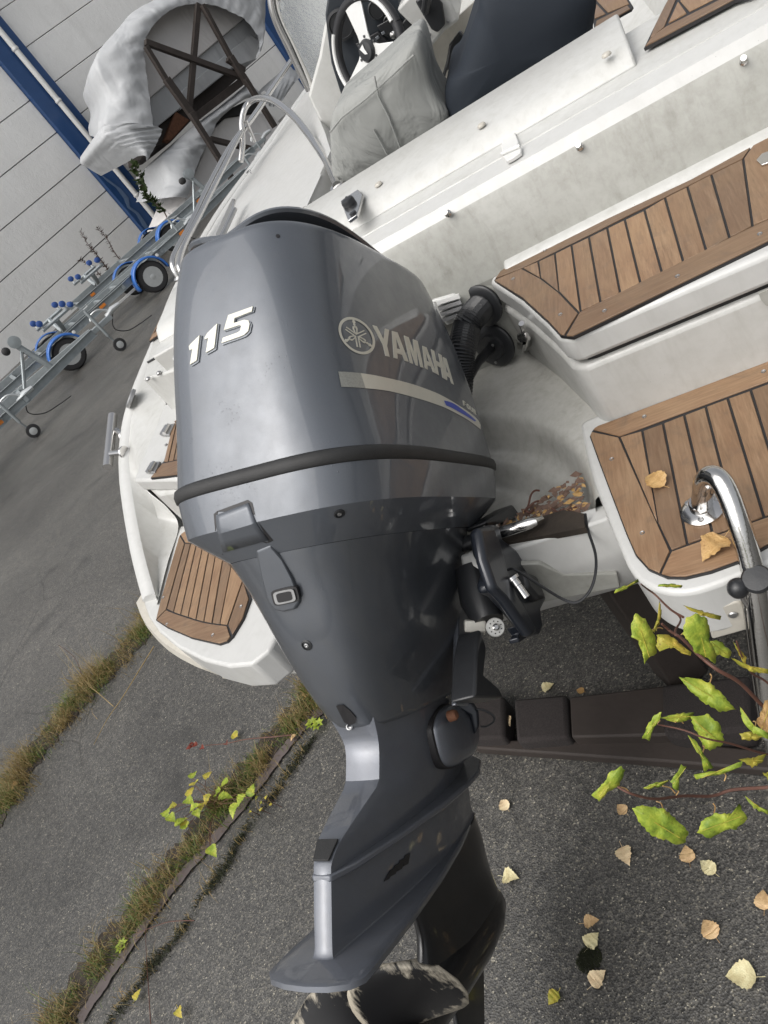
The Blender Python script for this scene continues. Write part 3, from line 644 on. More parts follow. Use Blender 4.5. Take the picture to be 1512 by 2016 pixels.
bo = [('y', z8((300,1620),(362,1560),(465,1190),(435,1145),(330,1500))), ('x', z8((302,1622),(362,1562),*pb[1:],(722,1712),(700,1740),(655,1755),(500,1720),(360,1660))),
      ('x', z8((437,1143),(465,1190),*pt[1:],(800,1330),(640,1130),(475,1115))), ('y', z8((704,1650),(790,1400),(825,1500),(790,1610),(728,1710)))]
for i in range(8): bo.append(('y', z8(pt[i], pt[i+1], pb[i+1], pb[i])))
teak_panel('teak_panel', ZP, p_out, bo, z8((345,1495),(365,1645),(622,1705),(780,1545)))
# hinged hatch step
st_px = z8((178,842),(205,770),(270,610),(318,500),(345,415),(800,300),(800,760),(430,835))
bprism(bxy(st_px, ZU-.008), -.83, ZU-.008, 'step_lid', 'gelcoat_clean', bevel=.008)
st2 = [q+np.array([.01,.015]) for q in bxy(z8((190,868),(285,945),(700,880),(800,300),(345,415)), -.83)]
bprism(st2, -1.02, -.83, 'step_riser', 'gelcoat', bevel=.01)
h_out = z8((270,825),(345,728),(400,560),(412,505),(440,470),(760,400),(760,730),(600,790))
bo = [('x', z8((270,825),(340,742),(600,690),(700,740),(600,790)))]
tops = [(398,520),(420,515),(448,508),(480,500),(515,492),(560,480),(610,468),(660,455)]; bots = [(345,738),(372,735),(402,728),(436,722),(475,712),(520,704),(570,694),(620,684)]
for i in range(7): bo.append(('y', z8(tops[i], tops[i+1], bots[i+1], bots[i])))
bo.append(('x', z8((400,512),(412,505),(440,470),(740,410),(660,455))))
teak_panel('teak_panel', ZU, h_out, bo, z8((360,640)))
for cxy, ang in (((365,560), 0), ((285,770), 0)):
    q = bxy(z8((cxy[0]-42,cxy[1]+22),(cxy[0]-10,cxy[1]-32),(cxy[0]+42,cxy[1]-36),(cxy[0]+12,cxy[1]+26)), ZU+.003)
    h_ = bprism(q, ZU-.006, ZU+.004, 'hinge', 'stainless_dull', bevel=.0015)
    a, b = z8((cxy[0]-16,cxy[1]+18),(cxy[0]+10,cxy[1]-30)); MB().tube(B([bp(*a,2,ZU+.008), bp(*b,2,ZU+.008)]), .006, 10).build('hinge_pin', 'stainless', h_)
# further port steps with screws and teak
ledge = z4((850,1050),(880,940),(905,830),(960,690),(1090,560),(1400,420),(1400,900),(1060,985))
bprism(bxy(ledge, -.66), -.80, -.66, 'quarter_deck', 'gelcoat', bevel=.006)
gp = bxy(z4((875,945),(1060,838),(1200,760),(1202,768),(1060,848),(878,951)), -.657); bprism(gp, -.662, -.656, 'deck_groove', 'caulk_gap_dark', sharp=0)
for a, b in z4((880,1045),(945,1010)):
    c = b2w(bp(a, b, 2, -.655)); MB().lathe(c, RB[:,2], [(.008,-.004),(.008,.001),(.005,.004),(.001,.0055)], 12).build('deck_bolt', 'stainless_dull', boat)
q_out = z4((885,820),(950,690),(1060,600),(1200,520),(1200,625),(1060,700))
bo = [('x', z4((885,820),(908,780),(1060,650),(1200,570),(1200,620),(1060,698))), ('y', z4((890,810),(950,690),(955,705),(915,775))), ('x', z4((950,690),(1060,602),(1200,522),(1200,535),(1060,620),(958,700)))]
bo += [('y', z4((958,705),(995,680),(975,725),(935,755))), ('y', z4((995,680),(1040,640),(1045,655),(975,725))), ('y', z4((1040,640),(1060,625),(1060,645),(1045,655)))]
teak_panel('teak_panel', -.648, q_out, bo)
# port deck panel beside the cockpit
outl = [gs[int(k)] for k in np.linspace(0, 15, 8)][::-1]
inl = [bp(a, b, 2, z) for a, b, z in [(500,470,-.62),(560,440,-.60),(610,395,-.585),(631,340,-.58),(651,296,-.575),(640,262,-.56),(625,225,-.55),(611,192,-.54)]]
MB().loft([B([o_+A3((.05,0,.004)), o_*.5+i_*.5+A3((.02,0,.012)), i_, i_+A3((.01,0,-.03)), i_+A3((.02,0,-.5))]) for o_, i_ in zip(outl, inl)], False, False, False).build('side_deck', 'gelcoat_clean', boat, sharp=40)
sl_ = [bp(a, b, 2, -.585) for a, b in [(599,409),(628,345),(634,345),(606,407)]]; MB().prism(B(sl_), RB[:,2]*.004).build('deck_rib', 'gelcoat_clean', boat)
c = bp(491, 338, 2, -.62)
MB().tube(B([bp(486,340,2,-.63), bp(491,335,2,-.62), bp(494,340,2,-.63)]), .004, 8).build('deck_eye', 'stainless_dull', boat)
# socket ring in the gunwale, mooring bar, folding cleat
c = gs[27]; cq = bp(258, 785, 2, -.758)
MB().lathe(b2w(cq), RB @ np.array([-.5,-.1,.85]), [(.034,-.006),(.034,.004),(.028,.008),(.018,.006),(.017,-.004),(.001,-.004)], 22).build('rope_socket', 'stainless_dull', boat)
pa, pb_ = bp(222,818,2,-.80), bp(212,920,2,-.86)
hb = MB().tube(B([pa, pb_]), .0165, 14).build('mooring_bar', 'stainless', boat)
for (a, b), (c_, d_) in (((226,845),(244,858)),((218,893),(244,890))):
    MB().tube(B([bp(a, b, 2, -.825), bp(c_, d_, 2, -.83)]), .009, 10).build('bar_stem', 'stainless', hb)
    MB().lathe(b2w(bp(c_, d_, 2, -.83)), RB @ np.array([-1,.2,.15]), [(.020,-.004),(.020,.004),(.012,.008),(.001,.008)], 18).build('bar_base', 'stainless', hb)
ca = [bp(a, b, 2, -.60) for a, b in [(427,470),(440,440),(460,396),(466,396),(462,415),(446,452),(434,476)]]
fc_ = MB().prism(B(ca), RB[:,2]*.012).build('folding_cleat', 'stainless', boat, bevel=.004)
MB().tube(B([bp(435,472,2,-.585), bp(463,412,2,-.585)]), .008, 10).build('cleat_bar', 'stainless_dull', fc_)

# ---- rails
rail = [bp(a, b, 0, x) for a, b, x in [(352,545,-1.72),(342,528,-1.72),(341,512,-1.72),(350,490,-1.72),(378,438,-1.70),(415,360,-1.68),(455,288,-1.66),(500,228,-1.64),(540,168,-1.62),(577,114,-1.60)]]
MB().tube(B(spline(rail, 5)), .0135, 12).build('stern_rail', 'stainless', boat)
rail = [bp(a, b, 0, x) for a, b, x in [(362,545,-1.68),(354,530,-1.68),(353,516,-1.68),(364,480,-1.67),(395,420,-1.66),(440,330,-1.64),(470,270,-1.63),(492,238,-1.62)]]
MB().tube(B(spline(rail, 5)), .0105, 12).build('stern_rail', 'stainless', boat)
d0 = (RC @ (b2w(bp(487,245,0,-1.60))-EYE))[2]; d1 = (RC @ (b2w(bp(664,365,2,-.57))-EYE))[2]
lp = [(474,318),(478,280),(476,240),(482,214),(494,199),(513,193),(540,199),(575,226),(607,264),(635,305),(652,338),(664,366)]
MB().tube(spline([dep(a, b, d0+(d1-d0)*max(0, i-4)/7) for i, (a, b) in enumerate(lp)], 5), .0135, 12).build('boarding_rail', 'stainless', boat)
MB().tube([dep(484,238,d0), dep(502,280,d0+.05)], .008, 10).build('rail_strut', 'stainless', boat)
c = b2w(bp(664,366,2,-.575)); MB().lathe(c, RB[:,2], [(.024,-.003),(.024,.003),(.016,.008),(.001,.008)], 18).build('rail_base', 'stainless', boat)
c = b2w(bp(352,547,0,-1.72)); MB().lathe(c, RB[:,2], [(.022,-.003),(.022,.003),(.015,.008),(.001,.008)], 18).build('rail_base', 'stainless', boat)

# ---- helm: windscreen, console, wheel
ws = [bp(a, b, 1, 3.05) for a, b in [(534,-60),(536,-10),(541,22),(552,52),(570,88),(592,135),(612,176)]]
MB().tube(B(spline(ws, 4)), .019, 12).build('windscreen_frame', 'stainless', boat)
MB().prism(B([bp(a, b, 1, 3.10) for a, b in [(545,-60),(700,-60),(668,10),(648,60),(630,130),(616,172),(594,130),(556,52)]]), RB @ np.array([0,.006,0])).build('windscreen_glass', 'wet_glass', boat, sharp=0)
MB().prism(B([bp(a, b, 1, 3.0) for a, b in [(606,190),(628,110),(638,52),(652,10),(665,-30),(720,-30),(715,60),(690,150),(672,205),(665,260),(660,330),(650,295),(628,235)]]), RB @ np.array([0,.35,0])).build('console', 'gelcoat', boat, bevel=.01)
MB().prism(B([bp(a, b, 1, 2.97) for a, b in [(640,30),(650,-40),(775,-40),(790,10),(845,85),(800,95),(745,128),(690,165),(672,190),(652,125),(646,80)]]), RB @ np.array([0,.03,0])).build('dash', 'dash_black', boat, bevel=.006)
c = b2w(bp(672,48,1,2.955)); aft = RB @ np.array([0,-1,0])
MB().lathe(c, aft, [(.048,-.01),(.048,.008),(.040,.010),(.038,.004),(.001,.004)], 24).build('gauge', 'black_plastic', boat)
for k, poly in enumerate([[(700,85),(745,60),(765,80),(720,112)], [(742,50),(780,28),(800,48),(760,72)], [(786,52),(800,34),(815,52),(806,70)]]):
    MB().prism(B([bp(a, b, 1, 2.965) for a, b in poly]), RB @ np.array([0,-.012,0])).build('switch_panel', 'black_plastic', boat, bevel=.003)
MB().prism(B([bp(a, b, 1, 2.9) for a, b in [(780,20),(805,-10),(870,-30),(905,40),(875,62),(845,98),(830,70)]]), RB @ np.array([0,.25,0])).build('console', 'gelcoat', boat, bevel=.01)
MB().prism(B([bp(a, b, 1, 2.885) for a, b in [(818,0),(850,-25),(872,5),(878,45),(862,62),(850,55)]]), RB @ np.array([0,-.02,0])).build('throttle_box', 'black_plastic', boat, bevel=.006)
MB().tube(B([bp(838,20,1,2.85), bp(842,-10,1,2.8), bp(848,-40,1,2.78)]), .014, 10).build('throttle_lever', 'black_plastic', boat)
MB().prism(B([bp(a, b, 1, 3.2) for a, b in [(820,90),(905,30),(960,-20),(1000,60),(900,170),(860,170)]]), RB @ np.array([0,.02,0])).build('cockpit_side', 'rub_strip', boat)
MB().prism(B([bp(a, b, 1, 3.0) for a, b in [(884,90),(905,62),(918,75),(905,120),(880,140),(872,170),(866,165),(878,125)]]), RB @ np.array([0,.03,0])).build('strap_bag', 'black_plastic', boat, bevel=.006)
for (a, b), r_ in (((742,18),.030),((768,42),.022),((700,30),.026)):
    MB().lathe(b2w(bp(a, b, 1, 2.962)), aft, [(r_,-.004),(r_,.006),(r_*.86,.008),(r_*.82,.004),(.001,.004)], 20).build('gauge', 'black_plastic', boat)
for k in range(5):
    a, b = 706+11*k, 100-9*k; MB().prism(B([bp(a, b, 1, 2.952), bp(a+6, b-4, 1, 2.952), bp(a+9, b+1, 1, 2.952), bp(a+3, b+5, 1, 2.952)]), RB @ np.array([0,-.006,0])).build('rocker_switch', 'badge_edge', boat, bevel=.001)
c = b2w(bp(775,68,1,2.95)); MB().lathe(c, aft, [(.012,0),(.012,.006),(.006,.008),(.005,.02),(.001,.02)], 14).build('ignition_switch', 'stainless', boat)
for a, b in [(676,186),(795,90),(838,84),(846,68),(882,42)]:
    MB().lathe(b2w(bp(a, b, 1, 2.962 if a < 800 else 2.89)), aft, [(.005,-.002),(.005,.003),(.001,.004)], 10).build('screw', 'stainless_dull', boat)
MB().tube(B(spline([bp(835,110,1,2.9), bp(855,150,1,2.85), bp(868,172,1,2.8)], 4)), .006, 8).build('throttle_cable', 'black_plastic', boat)
# steering wheel
wc = b2w(bp(727,99,1,2.78)); wn = RB @ np.array([-.48,-.80,.36]); wn /= np.linalg.norm(wn)
wu = np.cross(RB[:,0], wn); wu /= np.linalg.norm(wu); wu = wu if wu @ RB[:,2] > 0 else -wu; wv = np.cross(wn, wu)     # wu up, wv athwart
if wv @ RB[:,0] < 0: wv = -wv
WR = .146
whl = thing('steering_wheel', wc, 'black steering wheel with three brushed silver spokes on the helm console', 'steering wheel')
def wpt(a, r_, h_=0): return wc+r_*(math.cos(a)*wv+math.sin(a)*wu)+wn*h_
MB().tube([wpt(a, WR) for a in np.linspace(0, 2*math.pi, 49)], .0155, 12, False).build('rim', 'black_leather', whl)
for a0, a1 in ((.05, 1.25), (2.3, 3.75)):
    MB().tube([wpt(a, WR, .0165) for a in np.linspace(a0, a1, 16)], .0065, 8).build('rim_inlay', 'white_plastic', whl)
MB().lathe(wc, wn, [(.034,-.015),(.034,.012),(.028,.020),(.001,.024)], 24).build('hub', 'black_plastic', whl)
for a in (R(80), R(208), R(325)):
    d = .17
    MB().prism([wpt(a-1.0,.030,.002), wpt(a-.45,.055,.002), wpt(a-.28,WR-.004,.004), wpt(a+.28,WR-.004,.004), wpt(a+.45,.055,.002), wpt(a+1.0,.030,.002)], wn*.006).build('spoke', 'wheel_silver', whl, bevel=.002)
for k in range(6):
    a = k*math.pi/3+.2; MB().lathe(wpt(a,.040,.006), wn, [(.0045,0),(.0045,.004),(.001,.005)], 8).build('bolt', 'black_plastic', whl)
eb = [wpt(2.3,.018,.0245), wpt(1.2,.020,.0245), wpt(.6,.008,.0245), wpt(-.9,.018,.0245), wpt(-1.6,.009,.0245), wpt(2.9,.006,.0245)]
MB().prism(eb, wn*.001).build('emblem', 'white_plastic', whl, sharp=0)

# ---- covered seats (soft covers) behind the coaming
def cushion(name, pxs, y0, depth, mat, label, cat, lean=.0, puff=.03, group=None):
    P = [bp(a, b, 1, y0) for a, b in pxs]; P = spline(P, 4, True); c = sum(P)/len(P)
    P = [q+A3((0, (q[2]-c[2])*lean, 0)) for q in P]; c = sum(P)/len(P)
    rings = []
    for f, dy in ((.0,-puff),(.25,-puff*.98),(.5,-puff*.9),(.75,-puff*.7),(.9,-puff*.35),(.985,0.0),(1.0,.03),(1.0,depth)):
        rings.append(B([c+(q-c)*max(f,.001)+A3((0, dy, 0)) for q in P]))
    root = thing(name, b2w(c+A3((0,0,-.3))), label, cat)
    MB().loft(rings).build('cover', mat, root, sharp=80); return root, c, P
hs_, c, P = cushion('helm_seat', [(671,203),(700,178),(734,150),(775,113),(808,86),(823,84),(834,110),(845,159),(862,195),(884,232),(850,285),(722,365),(668,392),(655,355),(650,300),(649,246),(656,220)], 2.28, .22, 'cover_grey', 'helm seat under a grey fitted fabric cover behind the steering wheel', 'seat', .0)
for pl in ([(737,150),(745,190),(765,230),(788,290)], [(650,260),(672,232),(720,195),(770,150),(815,108)], [(735,255),(752,285),(765,310)]):
    MB().tube(B([bp(a, b, 1, 2.245) for a, b in pl]), .0028, 6).build('seam', 'cover_grey', hs_)
ps_, c, P = cushion('passenger_seat', [(956,-30),(940,20),(928,55),(917,90),(909,115),(897,143),(882,158),(875,186),(880,228),(900,262),(1040,190),(1100,150),(1165,110),(1169,60),(1169,-30),(1060,-60)], 2.30, .3, 'cover_navy', 'passenger seat hidden under a dark navy fabric cover', 'seat', .0, .05)
# teak bits in the cockpit
fl = z3((575,0),(590,155),(785,45),(795,28),(750,-40),(575,-80)); teak_panel('teak_panel', -.72, fl, [('x', z3((590,155),(785,45),(770,25),(600,110))), ('y', z3((590,100),(655,70),(600,10),(585,-60))), ('y', z3((660,68),(780,18),(745,-40),(600,0)))])
tk = z3((852,250),(960,30),(1000,-30),(1512,-80),(1512,-130),(1330,0))
tk = z3((852,250),(905,140),(960,30),(1010,-60),(1500,-60),(1330,-5)); teak_panel('teak_panel', -.585, tk, [('x', z3((852,248),(1330,-5),(1430,-58),(1360,-58),(975,135),(895,190))), ('y', z3((905,140),(960,30),(1010,-60),(1050,-60),(965,140),(880,205))), ('y', z3((978,125),(1035,5),(1085,65))), ('y', z3((1040,5),(1065,-60),(1330,-60),(1090,62)))])

# ---- boarding ladder rail at the starboard platform
fl_c = b2w(bp(1384,1003,2,ZP+.001)); bu = RB[:,2]
lad = thing('boarding_ladder', fl_c, 'polished steel boarding ladder rail bolted to the starboard teak platform', 'ladder')
MB().lathe(fl_c, bu, [(.036,0),(.036,.003),(.031,.006),(.019,.008),(.018,.020),(.016,.022),(.001,.022)], 28).build('flange', 'stainless', lad)
for a in (2.4, 4.5, .3):
    q = fl_c+bu*.006+(math.cos(a)*RB[:,0]+math.sin(a)*RB[:,1])*.027; MB().lathe(q, bu, [(.005,-.001),(.005,.002),(.001,.003)], 12).build('screw', 'stainless_dull', lad)
dz = (RC @ (fl_c-EYE))[2]
lpts = [fl_c+bu*.01, dep(1384,968,dz-.05), dep(1387,948,dz-.075), dep(1398,937,dz-.10), dep(1415,943,dz-.12), dep(1433,972,dz-.13), dep(1455,1030,dz-.135), dep(1472,1085,dz-.13), dep(1484,1140,dz-.12), dep(1494,1220,dz-.09), dep(1503,1300,dz-.05), dep(1514,1390,dz), dep(1530,1500,dz+.06)]
MB().tube(spline(lpts, 7), .0165, 18).build('rail', 'stainless_wet', lad)
MB().tube([dep(1504,1130,dz-.03), dep(1512,1220,dz), dep(1522,1330,dz+.04), dep(1540,1480,dz+.1)], .0175, 14).build('rail', 'stainless_wet', lad)
MB().tube([dep(1468,1140,dz-.10), dep(1476,1200,dz-.07), dep(1492,1330,dz-.02), dep(1510,1450,dz+.03)], .010, 12).build('rail', 'stainless_wet', lad)
MB().tube([dep(1488,1172,dz-.02), dep(1540,1150,dz-.02)], .010, 10).build('rung', 'stainless', lad)
cc = dep(1490,1140,dz-.145); MB().lathe(cc, -ray(1490,1140)+bu*.8, [(.021,-.006),(.022,.001),(.019,.005),(.001,.006)], 24).build('end_cap', 'black_plastic', lad)
bc = dep(1453,1158,dz-.13); MB().lathe(bc, bu, [(.001,-.016),(.009,-.0135),(.014,-.008),(.016,0),(.014,.008),(.009,.0135),(.001,.016)], 20).build('latch_ball', 'black_plastic', lad)
MB().tube(spline([dep(1457,1166,dz-.125), dep(1465,1182,dz-.11), dep(1478,1198,dz-.10), dep(1482,1190,dz-.10)], 4), .0042, 10).build('latch_rod', 'stainless', lad)

# ================================================================== OUTBOARD MOTOR
motor = thing('outboard_motor', e2w((0, .1, 1.2)), 'grey tilted-up outboard motor hanging on the boat transom', 'outboard motor')
def ering(d, fr, ff, hw, n=3.2, taper=0, N_=128, dfun=None):
    out = []
    for a in np.linspace(0, 2*math.pi, N_, endpoint=False):
        c, s = math.cos(a), math.sin(a); u = math.copysign(abs(c)**(2/n), c); v = math.copysign(abs(s)**(2/n), s)
        out.append((hw*(1+taper*v)*u, (fr+ff)/2+(ff-fr)/2*v, d+(dfun(u, v) if dfun else 0)))
    return out
def E_(ring): return [e2w(q) for q in ring]
def eloft(rings, name, mat, parent=motor, cap0=True, cap1=True, **kw):
    mb = MB().loft([E_(r_) for r_ in rings], cap0, cap1); return mb.build(name, mat, parent, **kw), mb
def smooth_rings(keys, k):                      # keys: (d, fr, ff, hw, n, taper) interpolated by spline
    return [tuple(q) for q in spline([A3(x) for x in keys], k)]
ck = smooth_rings([(0,-.372,.36,.224,3.8,.05),(-.10,-.367,.35,.209,3.9,.09),(-.22,-.359,.325,.195,3.9,.11),(-.31,-.347,.298,.182,3.7,.115),(-.386,-.330,.262,.169,3.4,.115)], 7)
ck += [(-.3925,-.326,.259,.166,3.4,.115),(-.3975,-.318,.252,.159,3.4,.115),(-.4005,-.306,.24,.148,3.4,.115),(-.4015,-.29,.226,.135,3.4,.115)]
cowl, cowl_mb = eloft([ering(*c) for c in ck], 'cowl', 'motor_paint', sharp=50)
def lipd(u, v): 
    a = math.atan2(abs(u), -v); return -.026*math.sin(math.pi*min(1, a/1.75))**1.3
eloft([ering(-.39,-.282,.215,.132,3,.1), ering(-.403,-.282,.215,.132,3,.1,dfun=lambda u, v: lipd(u, v))], 'intake_gap', 'caulk_gap_dark')
lipk = [(-.3935,-.300,.236,.146),(-.394,-.306,.242,.152),(-.399,-.309,.245,.155),(-.404,-.306,.242,.152),(-.4065,-.294,.23,.140),(-.408,-.26,.20,.11),(-.408,-.2,.15,.07)]
eloft([ering(d,a,b,c,3.3,.115,dfun=lipd) for d,a,b,c in lipk], 'intake_lip', 'motor_paint', sharp=50)
eloft([*[ering(d,-.373-k,.362+k,.226+k,3.7,.045) for d, k in ((.0005,.0),(.003,.0045),(.012,.0065),(.022,.0045),(.0245,.001))]], 'rubber_seal', 'rubber', sharp=60)
pk_ = [(.0246,-.374,.363,.2275,3.7,.045),(.05,-.3725,.358,.2255,3.7,.045),(.0865,-.369,.350,.222,3.7,.045),(.0895,-.366,.347,.219,3.7,.045),(.112,-.345,.325,.198,3.5,.05),(.137,-.321,.295,.174,3.2,.06)]
pan, pan_mb = eloft([ering(*c) for c in pk_], 'lower_pan', 'motor_paint', sharp=16)
ak = smooth_rings([(.1375,-.320,.26,.173,3.1,.06),(.2,-.294,.24,.153,3.1,.10),(.3,-.255,.222,.130,3.1,.14),(.4,-.206,.208,.106,3.0,.18),(.452,-.168,.20,.092,2.9,.20)], 6)
ak += [(.458,-.160,.195,.086,2.8,.2)]
apron, apron_mb = eloft([ering(*c) for c in ak], 'apron', 'motor_paint_leg', sharp=40)
def legring(d, fr, wr, fm, wm, ff, wf):
    h_ = [(0,fr),(wr*.55,fr+.0005),(wr,fr+.003),(wr*1.06,fr+.008)] + [(wr+(wm-wr)*math.sin(t*1.57), fr+.008+(fm-fr-.008)*t) for t in (.18,.36,.54,.72,.88,1)]
    h_ += [(wm+(wf-wm)*(1-math.cos(t*1.57)), fm+(ff-fm)*t) for t in (.25,.5,.75,.9)] + [(wf*.55,ff-.004),(0,ff)]
    full = h_ + [(-a, b) for a, b in h_[-2:0:-1]]
    return [(a, b, d) for a, b in full]
lk = smooth_rings([(.440,-.170,.042,.02,.080,.20,.045),(.49,-.153,.034,.03,.073,.215,.04),(.545,-.172,.033,.03,.068,.23,.036)], 4)
lk += smooth_rings([(.555,-.186,.032,.03,.067,.232,.035),(.594,-.302,.022,.02,.062,.238,.033),(.617,-.335,.0165,.02,.060,.24,.032)], 4)
lk += smooth_rings([(.625,-.341,.0155,.02,.058,.242,.030),(.69,-.362,.0155,.02,.054,.248,.028),(.735,-.376,.0155,.02,.050,.25,.026),(.744,-.385,.022,.02,.056,.255,.03)], 4)
leg, leg_mb = eloft([legring(*c) for c in lk], 'midsection', 'motor_paint_low', sharp=24)
# bright rear face of the leg and the rubber insert
def on(mb, px, py, off=0.0):
    if not hasattr(mb, 'bvh'): mb.bvh = BVHTree.FromPolygons([Vector(v) for v in mb.v], mb.f)
    d = Vector(ray(px, py)).normalized(); loc, nrm, i, ds = mb.bvh.ray_cast(Vector(EYE), d)
    if loc is None: return None
    if nrm.dot(d) > 0: nrm = -nrm
    return A3(loc)+A3(nrm)*off
def decal(mb, poly, name, mat, parent, off=.0012, thick=.0, sub=0, **kw):
    """a thin piece that follows the surface below it"""
    P = [A3(q) for q in poly]
    if sub:
        Q = []
        for i, q in enumerate(P):
            nx_ = P[(i+1) % len(P)]; k = max(1, int(np.linalg.norm(nx_-q)/sub))
            Q += [q+(nx_-q)*t/k for t in range(k)]
        P = Q
    top = [on(mb, *q, off+thick) for q in P]; bot = [on(mb, *q, -.003) for q in P]
    if any(t is None for t in top): return None
    n = len(P); m_ = MB().add(top+bot, [tuple(range(n))]+[(i, (i+1) % n, n+(i+1) % n, n+i) for i in range(n)])
    return m_.build(name, mat, parent, sharp=kw.pop('sharp', 0), **kw)
def grid_decal(mb, top, bot, name, mat, parent, off=.0012, rows=4, k=5):
    T = spline([A3(q) for q in top], k); Bt = spline([A3(q) for q in bot], k); n = min(len(T), len(Bt))
    T = [T[int(i*(len(T)-1)/(n-1))] for i in range(n)]; Bt = [Bt[int(i*(len(Bt)-1)/(n-1))] for i in range(n)]
    vs = []; fs = []
    for r_ in range(rows+1):
        for i in range(n):
            q = T[i]+(Bt[i]-T[i])*r_/rows; w_ = on(mb, *q, off)
            vs.append(w_ if w_ is not None else vs[-1])
    for r_ in range(rows):
        for i in range(n-1): fs.append((r_*n+i, r_*n+i+1, (r_+1)*n+i+1, (r_+1)*n+i))
    return MB().add(vs, fs).build(name, mat, parent, sharp=60)
ri = [e2w((sx, fr, d)) for sx, fr, d in ((-.019,-.3075,.5955),(.019,-.3075,.5955),(.014,-.338,.6165),(-.014,-.338,.6165))]
back = EW @ np.array([0,-.6,-.8]); MB().prism(ri, back*.004).build('rubber_insert', 'rubber', motor, bevel=.001)
# splash plate, cavitation plate
spl = [(0,-.346),(.0165,-.346),(.036,-.30),(.064,-.17),(.084,-.02),(.090,.08),(.086,.17),(.062,.25),(.026,.295),(0,.302)]
spl = spl+[(-a,b) for a,b in spl[-2:0:-1]]
MB().prism([e2w((a, b, .634)) for a, b in spl], EW @ np.array([0,0,.011])).build('splash_plate', 'motor_paint_low', motor, bevel=.003, seg=2, sharp=30)
cav = [(0,-.447),(.04,-.444),(.075,-.434),(.092,-.415),(.093,-.38),(.089,-.24),(.078,-.08),(.060,.06),(.036,.18),(.014,.25),(0,.262)]
cav = cav+[(-a,b) for a,b in cav[-2:0:-1]]; cav = [(a*.87+.009, b) for a, b in cav]
MB().loft([E_([(a*.965,b*.985,.742) for a,b in cav]), E_([(a,b,.7445) for a,b in cav]), E_([(a,b,.7525) for a,b in cav]), E_([(a*.965,b*.985,.756) for a,b in cav])]).build('cavitation_plate', 'motor_paint_low', motor, sharp=40)
# gearcase, skeg, propeller
def strut(d, fr, ff, w_): return [(math.copysign(abs(math.cos(a))**.8, math.cos(a))*w_*(1+.25*math.sin(a)), (fr+ff)/2+(ff-fr)/2*math.sin(a), d) for a in np.linspace(0, 2*math.pi, 40, endpoint=False)]
sk = smooth_rings([(.750,-.14,.265,.042),(.80,-.08,.285,.040),(.87,-.06,.30,.037),(.93,-.09,.315,.046)], 4)
eloft([strut(*c) for c in sk], 'gearcase_strut', 'blade_black', sharp=60)
ax_d = .968
def circ(f, r_, n_=28): return [(r_*math.cos(a), f, ax_d+r_*math.sin(a)) for a in np.linspace(0, 2*math.pi, n_, endpoint=False)]
eloft([circ(f, r_) for f, r_ in [(-.155,.044),(-.12,.050),(0,.056),(.15,.058),(.24,.052),(.31,.036),(.345,.018),(.352,.002)]], 'gearcase', 'blade_black', sharp=60)
MB().prism([e2w(q) for q in [(-.006,.02,1.01),(-.006,.22,1.01),(-.004,.12,1.18),(-.004,.03,1.20)]], EW @ np.array([.011,0,0])).build('skeg', 'blade_black', motor, bevel=.004)
prop = MB().loft([E_(circ(f, r_)) for f, r_ in [(-.158,.052),(-.20,.056),(-.28,.053),(-.33,.046),(-.335,.02)]]).build('propeller', 'blade_black', motor, sharp=50)
for a0 in (R(20), R(-96), R(140)):
    vs = []; wear = []; nr, na = 10, 14
    for i in range(nr+1):
        r_ = .046+.140*i/nr; spread = .52+.16*math.sin(math.pi*(i/nr)**.8)-.44*max(0,(i/nr-.62)/.38)**2
        for j in range(na+1):
            v = j/na*2-1; a = a0+v*spread+.22*(i/nr); f_ = -.235+v*spread*.105*(.55+.5*i/nr)-.02*(i/nr)+.012*v*v
            vs.append(e2w((r_*math.sin(a), f_, ax_d-r_*math.cos(a)))); wear.append(max(abs(v)**3*.52, (i/nr)**3*.50))
    fs = [(i*(na+1)+j, i*(na+1)+j+1, (i+1)*(na+1)+j+1, (i+1)*(na+1)+j) for i in range(nr) for j in range(na)]
    bl = MB().add(vs, fs).build('blade', 'blade_worn', prop, sharp=60)
    ca_ = bl.data.color_attributes.new('wear', 'FLOAT_COLOR', 'POINT')
    for i, q in enumerate(wear): ca_.data[i].color = (q, q, q, 1)
    so_ = bl.modifiers.new('solid', 'SOLIDIFY'); so_.thickness = .007; so_.offset = 0
# water grille on the leg side
for k in range(4):
    s0 = .0; pts = zc((500,1350), .3307, (770+38*k,1165-30*k),(800+38*k,1150-30*k),(835+30*k,1085-30*k),(805+30*k,1100-30*k))
    q = [on(leg_mb, *x, .0008) for x in pts]
    if all(x is not None for x in q): MB().prism(q, EW @ np.array([.0012,0,0])).build('water_slot', 'caulk_gap_dark', motor, sharp=0)
# side cover of the lower mount
mc = [(858,1452),(856,1425),(866,1400),(882,1388),(896,1390),(925,1402),(938,1425),(940,1455),(932,1482),(910,1500),(890,1510),(872,1500)]
P = spline([ep(a, b, 0, .082) for a, b in mc], 4, True); c = sum(P)/len(P)
MB().loft([E_([c+(q-c)*f+A3((h_,0,0)) for q in P]) for f, h_ in ((1.0,-.05),(1.0,.0),(.96,.006),(.8,.013),(.5,.018),(.2,.019))]).build('mount_cover', 'motor_paint_low', motor, sharp=60)
P2 = [q+A3((-.004,0,0)) for q in P]; MB().loft([E_([c+(q-c)*f+A3((h_,0,0)) for q in P2]) for f, h_ in ((1.05,-.04),(1.05,.0),(1.0,.002))]).build('cover_gasket', 'caulk_gap_dark', motor, sharp=60)
c1 = ep(893,1408,0,.11); MB().lathe(e2w(c1), EW @ np.array([1,-.1,-.2]), [(.0001,.009),(.008,.007),(.011,.002),(.011,-.01)], 14).build('cover_plug', 'rusty_bracket', motor)
